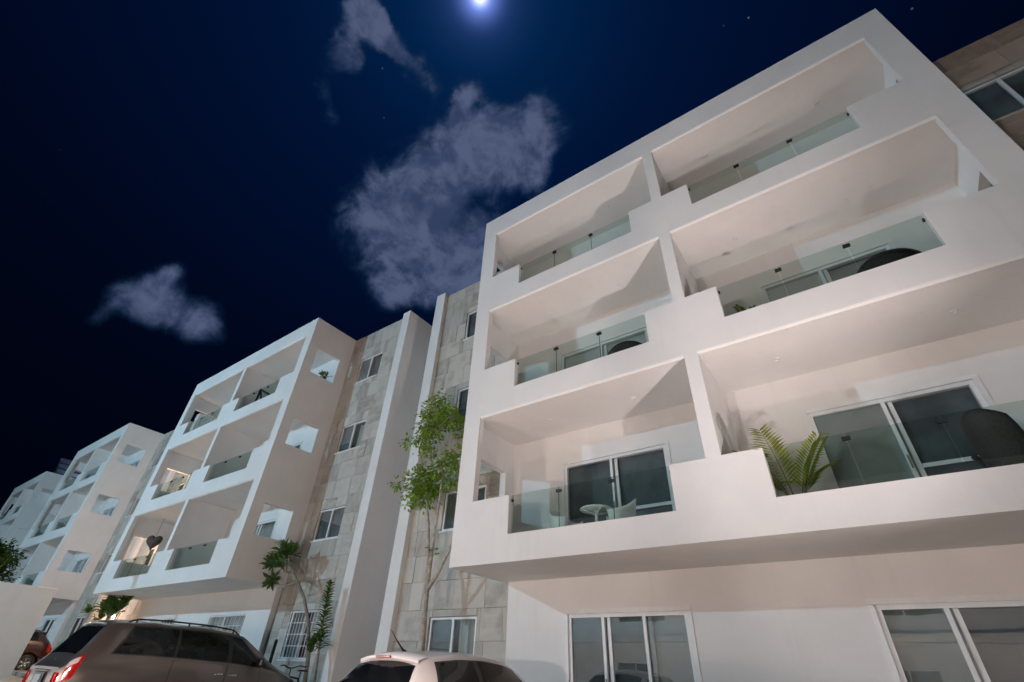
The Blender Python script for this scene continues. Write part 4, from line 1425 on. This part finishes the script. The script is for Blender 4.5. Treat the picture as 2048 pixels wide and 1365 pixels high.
# ------------------------------------------------------------------ bicycle
def bicycle(loc, rz):
    T = thing('bicycle', loc, 'dark bicycle leaning in front of the leaning tree', 'bicycle', rz=rz)

    def ring(cx):
        t = MB()
        prof = []
        for i in range(9):
            a = 2 * pi * i / 8
            prof.append((0.33 + 0.02 * cos(a), 0.02 * sin(a)))
        t.lathe(prof, 30, (cx, 0, 0.35), 'y')
        w = t.obj('wheel', 'rubber', T, True, True)
        s = MB()
        for k in range(14):
            a = 2 * pi * k / 14
            s.tube([(cx, 0.015 * (-1) ** k, 0.35), (cx + 0.32 * cos(a), 0, 0.35 + 0.32 * sin(a))], 0.003, 4)
        s.obj('spokes', 'steel', w, True, True)
    ring(0)
    ring(1.05)
    f = MB()
    bb, st, hd, hb = (0.45, 0, 0.30), (0.33, 0, 0.82), (0.86, 0, 0.85), (0.90, 0, 0.68)
    for a, b_ in ((bb, st), (st, hd), (bb, hb), (hd, hb)):
        f.tube([a, b_], 0.018, 8)
    for s in (-.05, .05):
        f.tube([bb, (0, s, 0.35)], 0.010, 6).tube([st, (0, s, 0.35)], 0.009, 6)
        f.tube([hb, (0.97, s, 0.55), (1.05, s, 0.35)], 0.011, 6)
    f.tube([st, (0.31, 0, 0.95)], 0.013, 6).tube([hd, (0.84, 0, 1.0)], 0.014, 6)
    f.obj('frame', 'bike', T, True, True)
    MB().tube([(0.72, -0.31, 1.04), (0.82, -0.2, 1.06), (0.86, -0.05, 1.01), (0.86, 0.05, 1.01), (0.82, 0.2, 1.06), (0.72, 0.31, 1.04)], 0.014, 8).obj('handlebar', 'bike', T, True, True)
    sd = MB()
    vs = []
    for i in range(7):
        u = i / 6
        x = 0.17 + 0.28 * u
        w = 0.085 * (1 - u) ** 1.2 + 0.022
        vs += [(x, -w, 0.955), (x, -w * .6, 0.985), (x, w * .6, 0.985), (x, w, 0.955)]
    sd.add(vs, [(4 * i + k, 4 * i + k + 1, 4 * i + 5 + k, 4 * i + 4 + k) for i in range(6) for k in range(3)])
    sd.obj('saddle', 'trim', T, True, True)
    c = MB().lathe([(0.09, -0.004), (0.09, 0.004)], 20, (0.45, 0.05, 0.30), 'y')
    c.tube([(0.45, 0.05, 0.30), (0.55, 0.07, 0.17)], 0.01, 6).tube([(0.45, -0.05, 0.30), (0.35, -0.07, 0.43)], 0.01, 6)
    c.obj('crank', 'steel', T, True, True)
    for s, x, z in ((0.11, 0.55, 0.17), (-0.11, 0.35, 0.43)):
        MB().cbox(x - 0.04, x + 0.04, s - 0.04, s + 0.04, z - 0.01, z + 0.01, 0.004).obj('pedal', 'trim', T, local=True)


bicycle((-11.15, 7.75, 0.13), radians(172))


# ------------------------------------------------------------------ balcony furniture
F1, F2, F3 = FLOORS


def plastic_armchair(loc, rz, label):
    T = thing('armchair', loc, label, 'chair', 'white chairs on the lowest left balcony', rz)
    # tub: seat shell with arms and back in one rounded sweep
    vs, fs = [], []
    N = 25
    for j in range(6):
        v = j / 5
        for i in range(N):
            a = -0.25 * pi + 1.5 * pi * i / (N - 1)     # open at the front (-y)
            k = 0.5 - 0.5 * cos(2 * pi * i / (N - 1))
            top = 0.60 + 0.24 * k ** 2
            z = 0.40 + (top - 0.40) * v
            rx = 0.27 + 0.035 * v
            ry = 0.26 + 0.05 * v
            vs.append((rx * cos(a), ry * sin(a), z))
    for j in range(5):
        for i in range(N - 1):
            fs.append((j * N + i, j * N + i + 1, (j + 1) * N + i + 1, (j + 1) * N + i))
    b = MB().add(vs, fs)
    o = b.obj('backrest', 'plastic', T, True, True)
    md = o.modifiers.new('thick', 'SOLIDIFY')
    md.thickness = 0.012
    MB().cbox(-0.27, 0.27, -0.25, 0.22, 0.39, 0.42, 0.012).obj('seat', 'plastic', T, local=True)
    for sx in (-1, 1):
        for sy in (-1, 1):
            MB().tube([(0.22 * sx, 0.19 * sy, 0.40), (0.26 * sx, 0.25 * sy, 0.0)], [0.024, 0.017], 8).obj('leg', 'plastic', T, True, True)
    return T


plastic_armchair((-4.42, 7.72, F1), radians(80), 'white plastic armchair left of the small round table on the balcony')
plastic_armchair((-3.38, 7.74, F1), radians(-62), 'white plastic armchair right of the small round table on the balcony')
T = thing('round_table', (-3.80, 7.72, F1), 'small white round pedestal table between two white balcony chairs', 'table')
MB().lathe([(0.001, 0.725), (0.27, 0.725), (0.285, 0.715), (0.285, 0.70), (0.27, 0.692), (0.001, 0.692)], 30).obj('tabletop', 'plastic', T, True, True)
b = MB().lathe([(0.03, 0.02), (0.028, 0.66), (0.05, 0.69)], 14)
for k in range(4):
    a = pi / 4 + k * pi / 2
    b.tube([(0, 0, 0.62), (0.24 * cos(a), 0.24 * sin(a), 0.688)], [0.014, 0.010], 6)
b.obj('pedestal', 'plastic', T, True, True)
b = MB()
for k in range(4):
    a = k * pi / 2
    b.tube([(0, 0, 0.06), (0.22 * cos(a), 0.22 * sin(a), 0.012)], [0.02, 0.013], 6)
b.obj('foot', 'plastic', T, True, True)
T = thing('storage_box', (-4.15, 8.25, F1), 'small pale box on the floor behind the round balcony table', 'box')
MB().cbox(-0.16, 0.16, -0.12, 0.12, 0, 0.38, 0.01).obj('box_body', 'plastic', T, local=True)
MB().cbox(-0.17, 0.17, -0.13, 0.13, 0.381, 0.42, 0.01).obj('lid', 'plastic', T, local=True)


def wicker_chair(loc, rz, label):
    T = thing('wicker_armchair', loc, label, 'chair', rz=rz)
    # tall wrapped back
    vs, fs = [], []
    N, J = 17, 12
    for j in range(J + 1):
        v = j / J
        z = 0.36 + 0.82 * v
        for i in range(N):
            u = -1 + 2 * i / (N - 1)
            w = 0.33 * (1 - 0.25 * max(0, v - 0.75) * 4 * abs(u) ** 0.5 * 0.4)
            zz = z - 0.14 * max(0, v - 0.5) / 0.5 * u * u
            vs.append((w * 0.76 * u, 0.26 + 0.16 * v - 0.14 * u * u, zz))
    for j in range(J):
        for i in range(N - 1):
            fs.append((j * N + i, j * N + i + 1, (j + 1) * N + i + 1, (j + 1) * N + i))
    o = MB().add(vs, fs).obj('backrest', 'wicker', T, True, True)
    o.modifiers.new('thick', 'SOLIDIFY').thickness = 0.04
    MB().cbox(-0.33, 0.33, -0.32, 0.28, 0.30, 0.42, 0.03).obj('seat', 'wicker', T, local=True)
    for sx in (-1, 1):
        MB().tube([(0.33 * sx, 0.22, 0.72), (0.37 * sx, 0.0, 0.66), (0.36 * sx, -0.26, 0.62), (0.34 * sx, -0.32, 0.52), (0.33 * sx, -0.30, 0.38)], [0.035, 0.04, 0.04, 0.032, 0.028], 10).obj('armrest', 'wicker', T, True, True)
        for sy in (-0.28, 0.24):
            MB().tube([(0.29 * sx, sy, 0.31), (0.31 * sx, sy * 1.1, 0)], [0.028, 0.02], 8).obj('leg', 'wicker', T, True, True)
    return T


wicker_chair((1.78, 7.90, F1), radians(142), 'tall-backed dark wicker armchair on the lowest right balcony')


def papasan(loc, rz, label, tilt=0.5):
    T = thing('bowl_chair', loc, label, 'chair', 'round dark chairs on the middle balconies', rz)
    prof = []
    for i in range(12):
        a = i / 11
        prof.append((0.001 + 0.52 * sin(a * 1.35), 0.52 - 0.52 * cos(a * 1.35)))
    b = MB().lathe(prof, 36)
    Rm = Matrix.Rotation(tilt, 3, 'X')
    b.v = [tuple(Rm @ Vector(p) + Vector((0, 0, 0.50))) for p in b.v]
    o = b.obj('bowl', 'wicker', T, True, True)
    o.modifiers.new('thick', 'SOLIDIFY').thickness = 0.035
    c = MB()
    rp = []
    for k in range(37):
        a = 2 * pi * k / 36
        rp.append(tuple(Rm @ Vector((0.51 * cos(a), 0.51 * sin(a), 0.41)) + Vector((0, 0, 0.50))))
    c.tube(rp, 0.024, 8, False).obj('rim', 'wicker', T, True, True)
    b = MB().lathe([(0.30, 0.0), (0.32, 0.02), (0.30, 0.05), (0.28, 0.02), (0.30, 0.0)], 30)
    for k in range(4):
        a = pi / 4 + k * pi / 2
        b.tube([(0.30 * cos(a), 0.30 * sin(a), 0.03), (0.16 * cos(a), 0.16 * sin(a), 0.50)], 0.016, 8)
    b.obj('stand', 'wicker', T, True, True)
    return T


papasan((-2.95, 7.86, F2), radians(12), 'round dark bowl chair on the middle left balcony', -0.95)
papasan((1.62, 8.02, F2), radians(-15), 'round dark bowl chair peeking over the middle right balcony edge', -0.45)


def frond(lv, b, p0, az, L, rise, droop, r, lw=0.022, ll=0.24):
    pts = []
    for i in range(13):
        u = i / 12
        h = L * u
        pts.append(p0 + Vector((cos(az) * h * (0.35 + 0.65 * u * droop), sin(az) * h * (0.35 + 0.65 * u * droop), rise * L * (u - 0.62 * droop * u ** 2.4))))
    b.tube(pts, [0.010 - 0.008 * i / 12 for i in range(13)], 5)
    for i in range(3, 13):
        for sub in (0, 0.5):
            u = min(1, (i + sub) / 12)
            k = min(11, int(u * 12))
            p = pts[k].lerp(pts[min(12, k + 1)], u * 12 - k)
            d = (pts[min(12, k + 1)] - pts[max(0, k - 1)]).normalized()
            s = d.cross(Vector((0, 0, 1)))
            if s.length < .05:
                s = Vector((-sin(az), cos(az), 0))
            s.normalize()
            l = ll * (0.55 + 0.45 * sin(pi * min(1, u * 1.05))) * r.uniform(.85, 1.1)
            for sg in (-1, 1):
                leaf(lv, p, s * sg + d * 0.75 + Vector((0, 0, -0.15)), Vector((0, 0, 1)), l, lw, 0.1, 0.5)


def potted_palm(loc, label, n, L, seed, mat='palm'):
    r = random.Random(seed)
    T = thing('potted_palm', loc, label, 'plant')
    MB().lathe([(0.001, 0.0), (0.13, 0.0), (0.17, 0.30), (0.185, 0.31), (0.185, 0.34), (0.165, 0.34), (0.155, 0.29), (0.001, 0.29)], 24).obj('pot', 'pot', T, True, True)
    b, lv = MB(), MB()
    for k in range(n):
        az = k * 2.399 + r.uniform(-.3, .3)
        frond(lv, b, Vector((0.05 * cos(az), 0.05 * sin(az), 0.28)), az, L * r.uniform(.75, 1.1), r.uniform(.9, 1.25), r.uniform(.15, .6), r, 0.032, 0.30 * min(1, L))
    b.obj('stem', mat, T, True, True)
    o = lv.obj('fronds', mat, T, local=True)
    o['kind'] = 'stuff'


potted_palm((-0.66, 7.60, F1), 'potted feathery palm at the left end of the lowest right balcony', 10, 1.2, 4)
potted_palm((-0.45, 7.6, F2), 'small potted plant low behind the middle right balustrade', 9, 0.42, 6)


# heart hanging in the second block's lowest left balcony
def heart(loc, rz):
    T = thing('heart_ornament', loc, 'heart-shaped wicker ornament hung in the second block\'s lowest left balcony', 'ornament', rz=rz)
    pts = []
    for i in range(41):
        a = 2 * pi * i / 40
        pts.append((0.0185 * 16 * sin(a) ** 3, 0.0, 0.0185 * (13 * cos(a) - 5 * cos(2 * a) - 2 * cos(3 * a) - cos(4 * a))))
    MB().tube(pts, 0.022, 8, False).obj('rim', 'wicker', T, True, True)
    b = MB()
    n = len(pts) - 1
    c = [(0, -0.05, 0.02)] + [(p[0] * .97, 0.0, p[2] * .97) for p in pts[:n]]
    b.add(c, [(0, i + 1, (i + 1) % n + 1) for i in range(n)])
    o = b.obj('woven_face', 'wicker', T, True, True)
    o.modifiers.new('thick', 'SOLIDIFY').thickness = 0.03
    MB().tube([(0, 0, 0.12), (0, 0, fz2(ROWS[0][2]) - loc[2] + 0.01)], 0.006, 5).obj('hanging_wire', 'trim', T, True, True)


heart((-23.95, 7.95, 5.10), radians(40))

# dark garden swing frame on the second block's top right balcony
T = thing('folding_frame', (-18.3, 7.75, fz2(F3)), 'black metal frame standing on the second block\'s top right balcony', 'frame')
for q, pp in enumerate((((-1.1, 0, 0), (-0.95, 0, 1.72)), ((-0.95, 0.0, 1.72), (0.25, 0, 1.05)), ((0.25, 0, 1.05), (1.25, 0, 1.35)))):
    MB().tube(pp, 0.045, 8).obj('post' if q == 0 else 'rail', 'black', T, True, True)
MB().tube(((0.25, 0, 1.05), (0.25, 0, 0)), 0.045, 8).obj('post', 'black', T, True, True)
MB().tube(((1.2, 0, 1.33), (1.2, 0, 0)), 0.045, 8).obj('post', 'black', T, True, True)
MB().tube(((-0.95, 0.0, 1.72), (-1.0, 0.7, 0)), 0.035, 8).obj('brace', 'black', T, True, True)

# trailing plant in the second block's top side opening
r = random.Random(31)
T = thing('balcony_plant', (-15.15, 8.15, fz2(10.08)), 'small green plant on the sill of the second block\'s top side opening', 'plant')
MB().lathe([(0.001, 0), (0.06, 0), (0.08, 0.12), (0.001, 0.12)], 16).obj('pot', 'pot', T, True, True)
lv = MB()
for q in range(3):
    rosette(lv, Vector((r.uniform(-.05, .05), r.uniform(-.12, .12), 0.14)), Vector((0.1, r.uniform(-.4, .4), 1)), 12, .24, .05, r, 1.2)
lv.obj('leaves', 'leaf_dark', T, local=True)

# round dark things hung in the far balconies
for nm, (px, pz, s), lab in (('hanging_lantern', (-39.3, 8.05, 0.26), 'round dark lantern hung in the third block\'s middle balcony'), ('hanging_lantern', (-53.7, 10.85, 0.24), 'round dark lantern hung in the farthest block\'s top balcony')):
    T = thing(nm, (px, 7.7, pz), lab, 'lantern', 'lanterns in the far balconies')
    prof = [(max(.001, s * sin(pi * i / 10)), -s * .8 * cos(pi * i / 10)) for i in range(11)]
    MB().lathe(prof, 16).obj('shade', 'wicker', T, True, True)
    MB().tube([(0, 0, s * .7), (0, 0, s + .55)], 0.008, 5).obj('hanging_wire', 'trim', T, True, True)

# solar panels on the farthest roof
for k in range(3):
    lab = ('lowest', 'middle', 'topmost')[k]
    T = thing('solar_panel', (-48.1, 8.6, 12.0), lab + ' of the three tilted solar panels on the farthest roof', 'solar panel', 'solar panels on the farthest roof')
    y0 = -0.9
    z0, z1 = 0.25 + 0.52 * k, 0.72 + 0.52 * k
    dx = -0.52 * k
    b = MB()
    b.add([(dx, y0, z0), (dx, y0 + 3.0, z0), (dx - 0.5, y0 + 3.0, z1), (dx - 0.5, y0, z1), (dx - .04, y0, z0 - .03), (dx - .04, y0 + 3.0, z0 - .03), (dx - .54, y0 + 3.0, z1 - .03), (dx - .54, y0, z1 - .03)],
          [(0, 1, 2, 3), (7, 6, 5, 4), (0, 4, 5, 1), (1, 5, 6, 2), (2, 6, 7, 3), (3, 7, 4, 0)])
    b.obj('panel', 'solar', T, local=True)
    f = MB()
    f.tube([(dx + .01, y0, z0), (dx + .01, y0 + 3, z0)], 0.03, 6).tube([(dx - .5, y0, z1), (dx - .5, y0 + 3, z1)], 0.03, 6)
    f.tube([(dx + .01, y0, z0), (dx - .5, y0, z1)], 0.03, 6).tube([(dx + .01, y0 + 3, z0), (dx - .5, y0 + 3, z1)], 0.03, 6)
    f.obj('panel_frame', 'black', T, True, True)
    for yy in (y0 + .1, y0 + 2.9):
        MB().tube([(dx - .25, yy, 0), (dx - .25, yy, (z0 + z1) / 2 - .02)], 0.025, 6).obj('leg', 'black', T, True, True)
